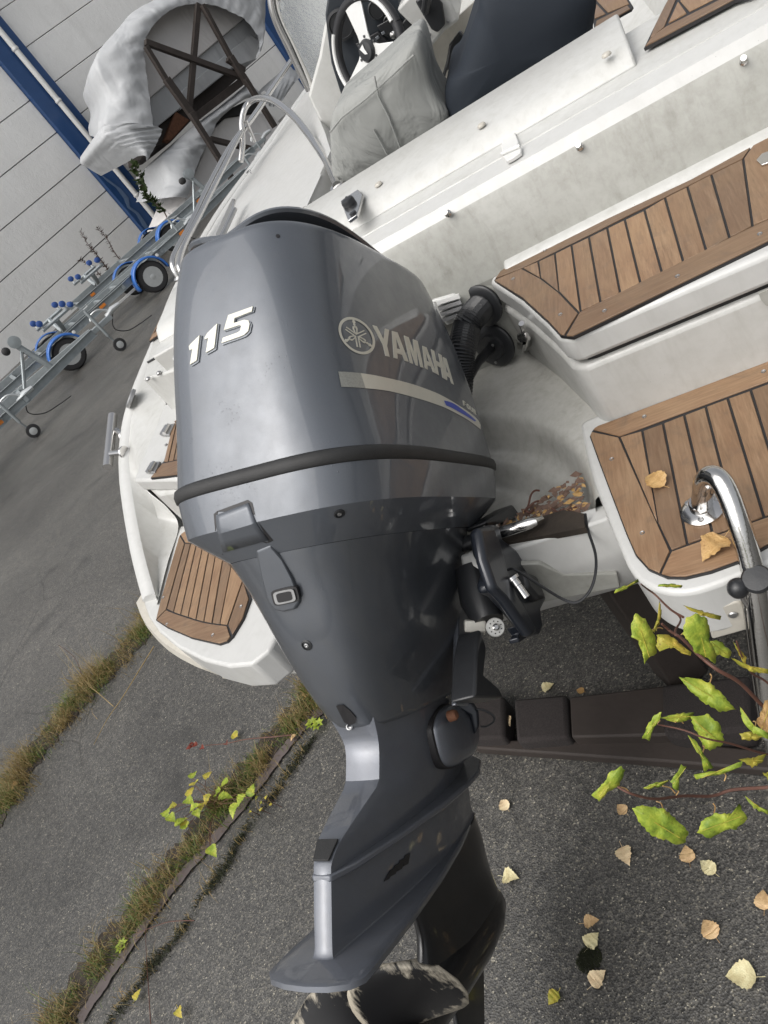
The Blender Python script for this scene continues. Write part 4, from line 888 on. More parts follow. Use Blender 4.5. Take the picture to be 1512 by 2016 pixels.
# pan latch and details
lat_px = [(427,1014),(490,990),(497,1010),(505,1030),(530,1062),(440,1086),(428,1040)]
gapq = [(421,1012),(428,1006),(488,984),(497,990),(502,1012),(510,1030),(538,1064),(530,1068),(438,1092),(424,1045)]
def on2(px, py, off): 
    a = on(pan_mb, px, py, off); return a if a is not None else on(apron_mb, px, py, off)
LT = {}
n = len(gapq); MB().add([on2(*q, .0006) for q in gapq], [tuple(range(n))]).build('latch_gap', 'caulk_gap_dark', motor, sharp=0)
# latch plate follows pan and apron
lt_l = [(427,1014),(427,1026),(428,1038),(430,1050),(434,1066),(440,1086)]; lt_r = [(490,990),(494,1000),(498,1012),(504,1028),(514,1044),(529,1062)]
vs = []; fs = []
for a, b in zip(lt_l, lt_r):
    for k in range(9):
        f = k/8; vs.append(on2(a[0]+(b[0]-a[0])*f, a[1]+(b[1]-a[1])*f, .0022))
for i in range(5):
    for k in range(8): fs.append((i*9+k, i*9+k+1, (i+1)*9+k+1, (i+1)*9+k))
lo_ = MB().add(vs, fs).build('latch', 'motor_paint', motor, sharp=18); so_ = lo_.modifiers.new('solid', 'SOLIDIFY'); so_.thickness = .004; so_.offset = -1
def stud(mb, px, py, r_, name='screw', mat='black_plastic', par=motor):
    c = on(mb, px, py, .0); c2 = on(mb, px, py, .01); ax = c2-c
    MB().lathe(c, ax, [(r_*1.35,-.002),(r_*1.35,.0012),(r_*1.05,.002),(r_,.0005),(r_*.6,.0008),(.0005,.0008)], 18).build(name, mat, par)
    MB().lathe(c, ax, [(r_*.55,.0),(r_*.55,.0025),(r_*.3,.003),(.0005,.0022)], 12).build('screw_head', 'stainless_dull', par)
stud(pan_mb, 668, 1011, .0065); stud(apron_mb, 604, 1270, .0075)
c = on(cowl_mb, 547, 465, .0); MB().lathe(c, on(cowl_mb,547,465,.01)-c, [(.0035,-.001),(.0035,.001),(.0005,.0015)], 10).build('cowl_hole', 'caulk_gap_dark', motor)
# idle exhaust recess: flat tongue with slotted outlet
def on3(px, py, off):
    a = on(apron_mb, px, py, off); return a if a is not None else on(pan_mb, px, py, off)
tg = [(533,1074),(556,1100),(576,1135),(588,1165),(592,1182),(583,1196),(562,1201),(545,1197),(532,1180),(518,1130),(506,1085)]
top = [on3(*q, .0075 if q[1] > 1120 else .0015) for q in tg]; bot = [on3(*q, -.004) for q in [(tg[i][0]+(tg[i][0]-555)*.10, tg[i][1]+(tg[i][1]-1140)*.04) for i in range(len(tg))]]
n = len(tg)
if all(x is not None for x in top+bot): MB().add(top+bot, [tuple(range(n))]+[(i,(i+1)%n,n+(i+1)%n,n+i) for i in range(n)]).build('exhaust_tongue', 'motor_paint_leg', motor, bevel=.003, seg=3, sharp=30)
def rr_px(c, u, v, n_=6, k=24):
    c, u, v = A3(c), A3(u), A3(v); return [c+u*math.copysign(abs(math.cos(a))**(2/n_), math.cos(a))+v*math.copysign(abs(math.sin(a))**(2/n_), math.sin(a)) for a in np.linspace(0, 2*math.pi, k, endpoint=False)]
tgn = np.cross(top[6]-top[2], top[9]-top[2]); tgn /= np.linalg.norm(tgn); tgn = tgn if tgn @ ray(562,1172) < 0 else -tgn
def ontg(q, off): r = ray(*q); s_ = ((top[5]-EYE)@tgn)/(r@tgn); return EYE+r*s_+tgn*off
for sc_f, off, nm, mt in ((1.35,.0012,'outlet_gasket','caulk_gap_dark'),(1.08,.004,'outlet_rim','stainless_dull'),(.78,.0046,'outlet','caulk_gap_dark')):
    q = [ontg(x, off) for x in rr_px((562,1173), A3((19,-4))*sc_f, A3((3,11.5))*sc_f, 5)]; MB().prism(q, -tgn*.006).build(nm, mt, motor, sharp=0)
# flush-hole at the foot of the apron
fh = [(662,1388),(676,1386),(690,1398),(702,1412),(700,1422),(688,1426),(678,1420),(670,1404)]
q = [on(apron_mb, *x, .002) or None if False else on(apron_mb, *x, .002) for x in fh]; q = [x if x is not None else on(leg_mb, *fh[i], .002) for i, x in enumerate(q)]
if all(x is not None for x in q): MB().add(q, [tuple(range(len(q)))]).build('flush_hole', 'caulk_gap_dark', motor, sharp=0)
ce = on(leg_mb, 690, 1428, .004); ce = ce if ce is not None else on(apron_mb, 688, 1418, .006)
MB().lathe(ce, EW @ np.array([.2,-.9,-.3]), [(.006,-.006),(.0062,.002),(.004,.003),(.0035,-.002),(.0005,-.002)], 14).build('flush_nozzle', 'stainless_dull', motor)

# ---- lettering
r5 = lambda *p: [A3(q) for q in zc((600,560), .238, *p)]
LET = {'Y': [[(0,0),(.27,0),(.53,.42),(.78,0),(1.05,0),(.66,.62),(.66,1),(.40,1),(.40,.62)]],
       'A': [[(.30,0),(.70,0),(1.04,1),(.76,1),(.50,.2),(.24,1),(-.04,1)], [(.24,.62),(.76,.62),(.80,.80),(.20,.80)]],
       'M': [[(0,0),(.34,0),(.50,.55),(.66,0),(1,0),(1,1),(.78,1),(.78,.30),(.58,1),(.42,1),(.22,.30),(.22,1),(0,1)]],
       'H': [[(0,0),(.30,0),(.30,.40),(.70,.40),(.70,0),(1,0),(1,1),(.70,1),(.70,.60),(.30,.60),(.30,1),(0,1)]],
       'F': [[(0,0),(.9,0),(.9,.2),(.3,.2),(.3,.42),(.8,.42),(.8,.6),(.3,.6),(.3,1),(0,1)]],
       'O': [[(0,.15),(.2,0),(.8,0),(1,.15),(1,.85),(.8,1),(.2,1),(0,.85),(.0,.5),(.28,.5),(.28,.78),(.72,.78),(.72,.22),(.28,.22),(.28,.499),(.0,.499)]],
       'U': [[(0,0),(.28,0),(.28,.78),(.72,.78),(.72,0),(1,0),(1,.85),(.8,1),(.2,1),(0,.85)]],
       'R': [[(0,0),(.8,0),(1,.15),(1,.45),(.8,.58),(1,1),(.7,1),(.5,.6),(.3,.6),(.3,1),(0,1)]]}
def letter(ch, quad, name, mat, par, sub=9):
    TL, TR, BL, BR = quad
    for poly in LET[ch]:
        pts = [TL+(TR-TL)*u+((BL+(BR-BL)*u)-(TL+(TR-TL)*u))*v for u, v in poly]
        decal(cowl_mb, pts, name, mat, par, .0010, sub=sub)
quads = [('Y',(558,338),(688,375),(613,576),(743,613)),('A',(684,377),(798,408),(738,608),(852,640)),('M',(818,423),(930,470),(868,648),(980,692)),('A',(945,497),(1030,535),(995,695),(1080,735)),('H',(1042,537),(1130,587),(1083,735),(1162,786)),('A',(1120,590),(1190,628),(1160,783),(1228,828))]
for ch, *q in quads: letter(ch, r5(*q), 'letter', 'decal_silver', cowl)
for ch, x0 in (('F',1305),('O',1335),('U',1362),('R',1388)):
    y0 = 960+(x0-1305)*.78; letter(ch, r5((x0,y0),(x0+22,y0+16),(x0+7,y0+40),(x0+29,y0+57)), 'letter', 'decal_silver', cowl, 6)
lc = A3((427,426)); lu = A3((148,28)); lv = A3((-31,-152))
def lg(x, y): return r5(tuple(lc+lu*x+lv*y))[0]
ring_o = [(math.cos(a), math.sin(a)) for a in np.linspace(0, 2*math.pi, 56, endpoint=False)]
vs = [on(cowl_mb, *lg(x, y), .0010) for x, y in ring_o]+[on(cowl_mb, *lg(x*.86, y*.86), .0010) for x, y in ring_o]
MB().add(vs, [(i, (i+1) % 56, 56+(i+1) % 56, 56+i) for i in range(56)]).build('emblem_ring', 'decal_silver', cowl, sharp=0)
for k in range(3):
    a = math.pi/2+k*2*math.pi/3; ca, sa = math.cos(a), math.sin(a)
    rot = lambda x, y: (x*ca-y*sa, x*sa+y*ca)
    for poly in ([(.97,0),(.74,.09),(.70,.045),(.58,.05),(.52,.0),(.58,-.05),(.70,-.045),(.74,-.09)], [(.50,.10),(.40,.125),(.16,.08),(.06,.03),(.06,-.03),(.16,-.08),(.40,-.125),(.50,-.10),(.56,0),(.49,.0),(.38,-.06),(.20,-.035),(.14,0),(.20,.035),(.38,.06),(.50,.0)],
                 [(-.12,.05),(-.62,.05),(-.62,.105),(-.12,.105)], [(-.12,-.105),(-.62,-.105),(-.62,-.05),(-.12,-.05)]):
        decal(cowl_mb, [lg(*rot(x, y)) for x, y in poly], 'emblem_fork', 'decal_silver', cowl, .0010)
s_top = r5((275,722),(370,727),(460,735),(570,752),(680,775),(790,800),(900,830),(1000,865),(1100,905),(1200,958),(1300,1020),(1375,1072),(1430,1122),(1452,1165))
s_bot = r5((300,848),(400,853),(500,860),(600,870),(700,885),(800,908),(900,935),(1000,965),(1080,992),(1160,1022),(1240,1062),(1320,1105),(1390,1152),(1452,1200))
grid_decal(cowl_mb, s_top[2:], s_bot[2:], 'stripe', 'decal_silver', cowl, .0009)
grid_decal(cowl_mb, s_top[:3], s_bot[:3], 'stripe', 'decal_fade', cowl, .0009)
grid_decal(cowl_mb, r5((1145,962),(1190,972),(1240,995),(1300,1037),(1360,1082),(1412,1128)), r5((1165,1003),(1210,1022),(1260,1050),(1310,1078),(1360,1108),(1402,1136)), 'stripe', 'decal_blue', cowl, .0016, 3)
r4 = lambda *p: [A3(q) for q in zc((330,440), .3274, *p)]
DIG = [[(140,742),(150,728),(203,676),(186,826),(146,851),(160,758),(143,766)],
       [(232,690),(250,662),(308,606),(290,752),(240,781),(254,692),(234,702)],
       [(374,556),(520,504),(514,534),(412,574),(407,604),(470,584),(494,588),(502,608),(494,650),(472,672),(446,684),(334,723),(342,692),(430,660),(446,648),(452,620),(440,616),(348,646)]]
for pts in DIG:
    c = sum(A3(q) for q in pts)/len(pts)
    decal(cowl_mb, r4(*[tuple(c+(A3(q)-c)*1.05+A3((5,5))) for q in pts]), 'digit_base', 'badge_edge', cowl, .0010, .0012)
    decal(cowl_mb, r4(*pts), 'digit', 'badge_cream', cowl, .0010, .0035)

# ---- brackets, trim gear between motor and transom
def xplate(pxs, x0, th, name, mat, bev=.006, par=motor):
    return MB().prism(B([bp(a, b, 0, x0) for a, b in pxs]), RB @ np.array([th,0,0])).build(name, mat, par, bevel=bev, seg=3)
z9 = lambda *p: zc((860,950), .2249, *p)
xplate(z9((270,430),(360,405),(410,420),(440,530),(650,690),(690,800),(790,900),(840,1050),(780,1160),(800,1320),(770,1370),(700,1330),(560,1150),(430,1010),(350,980),(330,880),(380,770),(300,640)), -.545, .035, 'clamp_bracket', 'navy_bracket', .010)
xplate(z9((280,420),(410,410),(470,560),(560,900),(800,1330),(740,1370),(520,1060),(420,960),(330,700)), -.505, .022, 'clamp_rib', 'navy_bracket', .009)
xplate(z9((650,800),(760,850),(845,1045),(780,1060),(690,960)), -.52, .03, 'clamp_foot', 'black_plastic', .008)
xplate(z9((600,1280),(700,1300),(725,1370),(640,1420),(620,1380),(650,1340)), -.53, .02, 'bracket_hook', 'navy_bracket', .003)
bt = b2w(bp(*z9((705,900))[0], 0, -.475)); MB().lathe(bt, RB[:,0]*.3-RB[:,1]*.6-RB[:,2]*.75, [(.013,-.018),(.013,-.012),(.0085,-.011),(.0085,.0),(.0075,.001),(.0075,.026),(.001,.027)], 16).build('clamp_bolt', 'stainless', motor)
pv0 = b2w(bp(*z9((430,480))[0], 2, -1.015)); pv1 = b2w(bp(*z9((860,345))[0], 2, -1.02)); pv2 = b2w(bp(*z9((925,320))[0], 2, -1.03))
MB().tube([pv0+(pv0-pv1)*1.2, pv0], .016, 14).build('tilt_tube', 'black_plastic', motor)
MB().tube([pv0, pv0*.72+pv1*.28, pv0*.70+pv1*.30, pv1*.9+pv0*.1, pv1, pv2], [.017,.019,.012,.012,.010,.006], 16).build('steering_ram', 'stainless_wet', motor)
MB().lathe(pv0, pv1-pv0, [(.016,-.004),(.024,-.003),(.024,.004),(.017,.006)], 20).build('tilt_nut', 'stainless', motor)
xplate(z9((240,400),(490,250),(545,320),(540,360),(440,400),(260,440)), -.60, .05, 'steering_arm', 'black_plastic', .006)
xplate(z9((200,640),(300,600),(330,720),(385,730),(380,790),(330,800),(350,900),(280,930),(220,760)), -.60, .04, 'swivel_bracket', 'anode', .006)
xplate(z9((180,600),(250,760),(300,1000),(345,1370),(230,1470),(210,1500),(260,1800),(240,1960),(120,1960),(150,1000)), -.66, .012, 'leg_guard', 'motor_paint_low', .004)
tc0 = dep(945,1200,1.50); tc1 = dep(962,1235,1.47)
MB().tube([dep(930,1120,1.56), dep(945,1180,1.53), dep(962,1225,1.5)], [.036,.040,.030], 18).build('trim_cylinder', 'black_plastic', motor)
an = dep(975,1235,1.46); anx = -ray(975,1235)/np.linalg.norm(ray(975,1235)); anx = anx+RB[:,0]*.25
MB().lathe(an, anx, [(.017,-.004),(.018,.001),(.0165,.003),(.007,.003),(.0065,.0045),(.0005,.005)], 24).build('anode_disc', 'anode', motor)
MB().lathe(an, anx, [(.0065,.003),(.0065,.008),(.004,.010),(.0005,.010)], 12).build('anode_bolt', 'stainless', motor)
u_ = np.cross(anx, [0,0,1]); u_ /= np.linalg.norm(u_); v_ = np.cross(anx, u_); v_ /= np.linalg.norm(v_)
for k in range(9):
    a = k*2*math.pi/9; MB().lathe(an+anx/np.linalg.norm(anx)*.0031+.0115*(math.cos(a)*u_+math.sin(a)*v_), anx, [(.0013,-.001),(.0013,.0004),(.0002,.0004)], 8).build('anode_hole', 'caulk_gap_dark', motor, sharp=0)
MB().box(dep(935,1232,1.5), RC[0]*.02, RC[1]*.011, RC[2]*.012).build('anode_block', 'white_worn', motor, bevel=.003)
xplate([(900,1250),(912,1290),(905,1340),(935,1365),(945,1385),(885,1385),(890,1300)], -.62, .05, 'lower_mount', 'black_plastic', .006)
MB().prism([dep(a, b, 1.60) for a, b in [(890,1388),(905,1380),(930,1382),(943,1400),(945,1430),(935,1450),(925,1410),(900,1396)]], RC[2]*.05).build('mount_bracket', 'navy_bracket', motor, bevel=.006)
MB().tube(spline([dep(938,1396,1.60), dep(952,1398,1.60), dep(970,1408,1.60), dep(972,1420,1.6), dep(958,1430,1.6), dep(946,1430,1.6)], 5), .0022, 6).build('earth_wire', 'black_plastic', motor)
cab = spline([b2w(bp(1152,1012,2,-1.03)), dep(1158,1045,1.50), dep(1172,1090,1.46), dep(1172,1130,1.44), dep(1160,1165,1.44), dep(1135,1186,1.45), dep(1105,1178,1.46), dep(1060,1150,1.45), dep(1015,1122,1.44), dep(1000,1122,1.46)], 6)
MB().tube(cab, .0028, 8).build('trim_cable', 'black_plastic', motor)

# ================================================================== CRADLE under the boat
def gq(pxs, z): return [at(a, b, z) for a, b in pxs]
def block(pxs, z, name, mat, label, cat, group=None, bev=.006):
    P = gq(pxs, z); O = sum(P)/len(P); O = np.array([O[0], O[1], 0])
    o = MB().prism([q-O for q in P], (0,0,-(z-.001))).build(name, mat, None, bevel=bev, seg=2); o.location = tuple(O); tag(o, label, cat, group); return o
z4b = lambda *p: zc((900,1100), .4048, *p)
z5b = lambda *p: zc((900,1500), .4048, *p)
base_beam = block(z4b((80,880),(80,920),(1000,985),(1800,1050),(1800,960),(1000,880)), .035, 'ground_board', 'dark_timber', 'long wet dark board lying on the asphalt under the carpeted blocks', 'board')
block(z4b((545,672),(990,618),(1300,590),(1300,830),(985,858),(555,868)), .07, 'wooden_beam', 'dark_timber', 'bare brown timber beam between two carpeted blocks under the stern', 'beam')
block(z4b((272,680),(530,655),(540,868),(285,890)), .075, 'carpeted_block', 'carpet', 'carpet covered support block left of the bare timber beam', 'block', 'carpeted blocks under the stern', .012)
block(z4b((-20,668),(228,665),(225,870),(-10,880)), .075, 'carpeted_block', 'carpet', 'carpet covered support block half hidden behind the motor leg', 'block', 'carpeted blocks under the stern', .012)
block(z4b((990,612),(1420,560),(1420,830),(1080,868),(1000,850)), .085, 'carpeted_block', 'carpet', 'carpet covered support block in the dark under the birch leaves', 'block', 'carpeted blocks under the stern', .012)
pv = thing('cradle_post', at(1345,1300,0), 'dark upright cradle post standing under the starboard quarter', 'post')
MB().box(at(1345,1330,.0)+np.array([0,0,.28]), (.05,0,0), (0,.05,0), (0,0,.27)).build('upright', 'dark_timber', pv, bevel=.006)
MB().box(at(1345,1330,.0)+np.array([0,0,.55]), (.09,0,0), (0,.06,0), (0,0,.015)).build('pad', 'carpet', pv, bevel=.006)

# ================================================================== TRAILERS
def build_trailer():
    T = thing('boat_trailer', (0,0,0), 'galvanised boat trailer', 'trailer', 'boat trailers parked by the wall')
    m_ = lambda: MB()
    for s in (-1, 1):
        rl = [(-2.4,s*.56,.47),(1.5,s*.52,.47),(2.9,s*.07,.47)]
        for a, b in zip(rl[:-1], rl[1:]):
            a, b = A3(a), A3(b); d = b-a; L = np.linalg.norm(d); d /= L; nrm = np.array([-d[1], d[0], 0])
            mm = MB(); c = (a+b)/2
            mm.box(c, d*L/2, nrm*.004, (0,0,.06)); mm.box(c+np.array([0,0,.058])+nrm*s*.025, d*L/2, nrm*.028, (0,0,.003)); mm.box(c-np.array([0,0,.058])+nrm*s*.025, d*L/2, nrm*.028, (0,0,.003))
            mm.build('rail', 'galvanised', T, sharp=30)
        wc_ = A3((0,s*.80,.28))
        wh_ = MB().lathe(wc_-A3((0,s*.085,0)), (0,s,0), [(.17,.0),(.245,.004),(.272,.03),(.276,.085),(.272,.14),(.245,.166),(.185,.168),(.175,.15)], 28).build('wheel', 'tyre', T, sharp=40)
        MB().lathe(wc_+A3((0,s*.03,0)), (0,s,0), [(.176,.045),(.172,.03),(.150,.0),(.10,-.01),(.085,.02),(.05,.028),(.045,.05),(.02,.055),(.001,.055)], 24).build('rim', 'galvanised_bright', wh_, sharp=40)
        for k in range(10):
            a = k*2*math.pi/10; MB().lathe(wc_+A3((.128*math.cos(a), s*.031, .128*math.sin(a))), (0,s,0), [(.013,-.004),(.013,.004),(.001,.004)], 8).build('rim_hole', 'caulk_gap_dark', wh_, sharp=0)
        vs = []; na = 22
        prof = [(.335,-.11),(.348,-.10),(.352,0),(.348,.10),(.335,.115),(.31,.12)]
        for i in range(na):
            a = math.radians(-8+196*i/(na-1))
            for r_, y_ in prof: vs.append((wc_[0]+r_*math.cos(a)*1.02, wc_[1]+s*y_, wc_[2]+r_*math.sin(a)))
        fs = [(i*6+j, i*6+j+1, (i+1)*6+j+1, (i+1)*6+j) for i in range(na-1) for j in range(5)]
        fe = MB().add(vs, fs).build('fender', 'trailer_blue', T, sharp=40); so_ = fe.modifiers.new('solid', 'SOLIDIFY'); so_.thickness = .008
        MB().lathe((wc_[0]+.30,wc_[1]+s*.10,.50), (.4,s,.3), [(.03,0),(.03,.008),(.001,.012)], 12).build('reflector', 'white_paint', fe)
        MB().box((-2.0,s*.60,.47), (.05,0,0), (0,.008,0), (0,0,.025)).build('side_marker', 'orange_plastic', T)
        MB().box((1.0,s*.585,.47), (.06,0,0), (0,.006,0), (0,0,.025)).build('side_marker', 'orange_plastic', T)
        for xx in (-1.7,):
            MB().tube([(xx,s*.10,.50),(xx,s*.30,.60),(xx,s*.44,.76)], .045, 6).build('roller_arm', 'galvanised', T)
            MB().tube([(xx-.30,s*.44,.76),(xx+.30,s*.44,.76)], .034, 6).build('roller_beam', 'galvanised', T)
            for dx, zz in ((-.26,.86),(.26,.86)):
                MB().tube([(xx+dx,s*.44,.76),(xx+dx,s*.46,zz)], .022, 6).build('roller_pin', 'galvanised_bright', T)
                MB().lathe((xx+dx,s*.46-.055,zz+.02), (0,1,0), [(.03,0),(.055,.012),(.05,.055),(.055,.098),(.03,.11)], 14).build('roller', 'roller_blue', T)
    MB().tube([(0,-.72,.26),(0,.72,.26)], .035, 10).build('axle', 'galvanised', T)
    for xx in (-2.3, -.9, .5, 1.5): MB().box((xx,0,.47), (.03,0,0), (0,.55,0), (0,0,.04)).build('cross_member', 'galvanised', T, bevel=.004)
    for xx in (-2.4,): MB().lathe((xx,-.11,.56), (0,1,0), [(.03,0),(.06,.02),(.045,.11),(.06,.2),(.03,.22)], 14).build('keel_roller', 'roller_blue', T)
    MB().box((3.0,0,.47), (.28,0,0), (0,.045,0), (0,0,.04)).build('drawbar', 'galvanised', T, bevel=.006)
    MB().tube([(3.22,0,.5),(3.36,0,.53),(3.5,0,.52)], [.04,.05,.035], 10).build('coupling', 'galvanised_bright', T)
    MB().tube(spline([(3.3,0,.56),(3.18,0,.66),(3.05,.02,.66),(3.0,.02,.60)], 4), .016, 8).build('coupling_handle', 'galvanised_bright', T)
    MB().tube([(3.02,-.12,.78),(3.02,-.12,.30)], .025, 10).build('jockey_post', 'galvanised', T)
    MB().tube([(3.02,-.12,.80),(3.10,-.12,.80),(3.10,-.12,.84)], .010, 6).build('jockey_crank', 'galvanised_bright', T)
    jw = MB().lathe((3.06,-.15,.10), (0,1,0), [(.06,0),(.095,.004),(.10,.02),(.10,.04),(.095,.056),(.06,.06)], 20).build('jockey_wheel', 'tyre', T)
    MB().lathe((3.06,-.155,.10), (0,-1,0), [(.058,-.02),(.055,.0),(.02,.004),(.001,.006)], 16).build('rim', 'galvanised_bright', jw)
    MB().tube([(3.02,-.12,.30),(3.05,-.08,.10)], .014, 8).build('jockey_fork', 'galvanised', T)
    MB().tube([(2.1,0,.50),(1.95,0,1.10)], .045, 6).build('winch_post', 'galvanised', T)
    MB().tube([(1.6,0,.52),(1.98,0,.95)], .025, 6).build('winch_brace', 'galvanised', T)
    wn_ = MB().lathe((1.98,-.07,1.08), (0,1,0), [(.03,0),(.09,.005),(.09,.012),(.04,.02),(.04,.12),(.09,.128),(.09,.135),(.03,.14)], 18).build('winch', 'galvanised', T)
    MB().lathe((1.80,-.06,1.06), (0,1,0), [(.03,0),(.06,.02),(.045,.06),(.06,.10),(.03,.12)], 14).build('bow_stop', 'rubber', T)
    MB().tube(spline([(3.35,.03,.50),(3.2,.1,.30),(3.35,.25,.12),(3.6,.3,.06),(3.8,.22,.05)], 5), .008, 6).build('lighting_cable', 'black_plastic', T)
    MB().box((-.6,-.62,.30), (.45,0,0), (0,.02,0), (0,0,.02)).build('light_board', 'white_paint', T)
    return T
TY = R(14); ct, st_ = math.cos(TY), math.sin(TY)
TS = .87
def tloc(p, lx, ly):
    lx, ly = lx*TS, ly*TS; return (p[0]-(lx*ct-ly*st_), p[1]-(lx*st_+ly*ct), 0)
tr = build_trailer()
jobs = [(tloc(at(245,688,0), 3.06, -.12), 'galvanised boat trailer whose small jockey wheel stands right of the two blue fenders'),
        (tloc(at(76,858,0), 3.06, -.12), 'nearest galvanised trailer entering at the left edge, its jockey wheel lowest in the picture'),
        (tloc(at(161,722,0), 0, -.80), 'galvanised trailer with the blue fender and wheel left of the middle jockey wheel'),
        (tloc(at(321,570,0), 0, -.80), 'galvanised trailer with blue fender and wheel nearest to the blue post foot'),
        (tloc(at(360,490,0), 0, -.80), 'hindmost galvanised trailer beside the blue post, mostly behind the white boat')]
for i, (loc, lab) in enumerate(jobs):
    t_ = tr if i == 0 else copy_tree(tr)
    t_.location = loc; t_.rotation_euler = (0, 0, TY); t_.scale = (TS, TS, TS); t_['label'] = lab
    if i in (2, 4):                                     # no winch posts on these two
        for ch in list(t_.children):
            if ch.name.split('.')[0] in ('winch_post', 'winch_brace', 'winch', 'bow_stop'): bpy.data.objects.remove(ch)

# ================================================================== COVERED BOATS ON A RACK
r7 = lambda *p: zc((180,0), .2778, *p)
z1 = lambda *p: zc((0,0), .3968, *p)
def W_(px, n): return wl(*wallp(*px, n))
def drape(name, inner, outer, n_in, n_out, n_back, mat, parent, cols=10, amp=.05):
    I = spline([A3(W_(q, n_in)) for q in inner], 5); O = spline([A3(W_(q, n_out)) for q in outer], 5); rows = []
    for k in range(cols+1):
        f = k/cols; row = []
        for j, (a, b) in enumerate(zip(I, O)):
            q = a+(b-a)*f; bul = -WN*math.sin(f*math.pi)*.12
            wr = amp*math.sin(j*.9+f*5+math.sin(j*.37)*2)*math.sin(f*3.1+.2)*.6+amp*.5*math.sin(j*2.3-f*7)
            row.append(q+bul+WN*wr*.5)
        rows.append(row)
    cO = sum(O)/len(O); rows.append([q+(cO-q)*.10+WN*(n_back-n_out)*.35 for q in O]); rows.append([q+(cO-q)*.35+WN*(n_back-n_out) for q in O])
    return MB().loft(rows, False, False, False).build(name, mat, parent, sharp=80)
cb = thing('covered_boat', wl(11, 15.4, 1.4), 'boat under a silver tarpaulin on the upper tier of the timber rack', 'boat')
inner = r7((440,900),(412,690),(382,450),(375,310),(430,190),(520,100),(620,45),(740,28),(880,40),(1000,90),(1100,150),(1190,290),(1160,420))
outer = r7((100,960),(85,860),(110,680),(20,430),(200,190),(300,80),(480,-20),(620,-110),(800,-200),(1000,-260),(1225,-150),(1222,130),(1205,330))
drape('tarpaulin', inner, outer, 14.75, 15.05, 17.3, 'tarp_silver', cb, 12, .07)
inner = r7((445,890),(500,920),(470,1000),(440,1060),(395,1140)); outer = r7((90,880),(100,960),(180,1010),(240,1050),(330,1105))
drape('tarpaulin_end', inner, outer, 14.8, 15.0, 16.6, 'tarp_silver', cb, 8, .10)
def band(pxs, n0, n1, name, mat, par, bev=.02): return MB().prism([W_(q, n0) for q in pxs], WN*(n1-n0)).build(name, mat, par, bevel=bev, seg=2)
band(r7((330,250),(520,60),(740,-20),(1120,60),(1085,128),(420,690),(390,700)), 15.15, 17, 'topside', 'shrink_white', cb)
band(r7((418,688),(1085,126),(1215,150),(1220,300),(1000,480),(640,760),(440,920),(425,800)), 15.22, 17, 'hull', 'tarp_dark', cb)
band(r7((640,640),(1130,240),(1205,300),(1170,420),(1000,480),(640,770)), 15.16, 16, 'chine', 'tarp_silver', cb)
band(r7((440,920),(640,760),(1000,480),(1100,500),(760,800),(560,1010),(460,1040)), 15.35, 16.8, 'keel_shadow_band', 'dark_timber', cb)  # dark band put in for the shade along the keel
band(r7((600,790),(700,850),(560,1000),(520,990)), 15.2, 15.4, 'keel_bracket', 'rusty_bracket', cb)
rk = thing('storage_rack', wl(11, 14.6, 0), 'dark timber rack with crossed braces carrying the tarpaulin covered boats', 'rack')
def beam(p0, p1, n_, wd, name):
    a, b = W_(p0, n_), W_(p1, n_); d = b-a; L = np.linalg.norm(d); d /= L; s_ = np.cross(d, WN); s_ /= np.linalg.norm(s_)
    MB().box((a+b)/2, d*L/2, s_*wd, WN*.05).build(name, 'dark_timber', rk, bevel=.008)
for p0, p1, n_, wd, nm in [((385,330),(545,590),14.62,.045,'post'),((530,560),(740,850),14.55,.075,'post'),((700,800),(1010,1290),14.5,.055,'post'),((785,35),(1010,450),14.62,.045,'post'),((985,400),(1110,600),14.56,.06,'post'),((1090,560),(1300,900),14.5,.05,'post'),((757,30),(692,790),14.7,.055,'brace'),((380,298),(1065,548),14.66,.055,'brace'),((840,985),(1150,1060),14.6,.05,'brace'),((740,830),(1100,550),14.9,.075,'bearer'),((960,420),(1085,500),14.6,.05,'wedge')]:
    a, b = r7(p0, p1); beam(a, b, n_, wd, nm)
lb = thing('covered_boat', wl(11, 15.2, .1), 'lower boat under torn silver tarpaulin on the ground tier of the rack', 'boat')
inner = z1((930,985),(965,860),(1005,760),(1040,700),(1075,610),(1140,545),(1220,490),(1300,475)); outer = z1((800,985),(830,890),(800,780),(850,730),(930,650),(1020,580),(1130,500),(1215,425))
drape('tarpaulin', inner, outer, 14.85, 15.0, 16.8, 'tarp_silver', lb, 9, .08)
band(z1((890,1050),(930,960),(1000,780),(1060,640),(1130,570),(1340,560),(1420,640),(1200,900),(1100,1100),(940,1110)), 15.15, 16.8, 'hull', 'shrink_white', lb)
band(z1((900,1020),(940,990),(1020,1000),(1100,1010),(1090,1140),(920,1130)), 15.0, 15.3, 'hull_skirt', 'tarp_dark', lb)
band(z1((1060,620),(1130,545),(1260,480),(1300,500),(1280,560),(1120,585)), 15.1, 15.4, 'opening_dark', 'caulk_gap_dark', lb)  # black slab stands in for the dark under the tarpaulin
sb = thing('tarpaulin_bundle', wl(13.5, 15, .2), 'crumpled silver tarpaulin end seen behind the stern rail', 'tarpaulin')
inner = z1((1320,510),(1350,530),(1400,500),(1450,420)); outer = z1((1310,450),(1370,390),(1430,330),(1490,375)); drape('fold', inner, outer, 14.9, 15.1, 16, 'tarp_silver', sb, 7, .1)

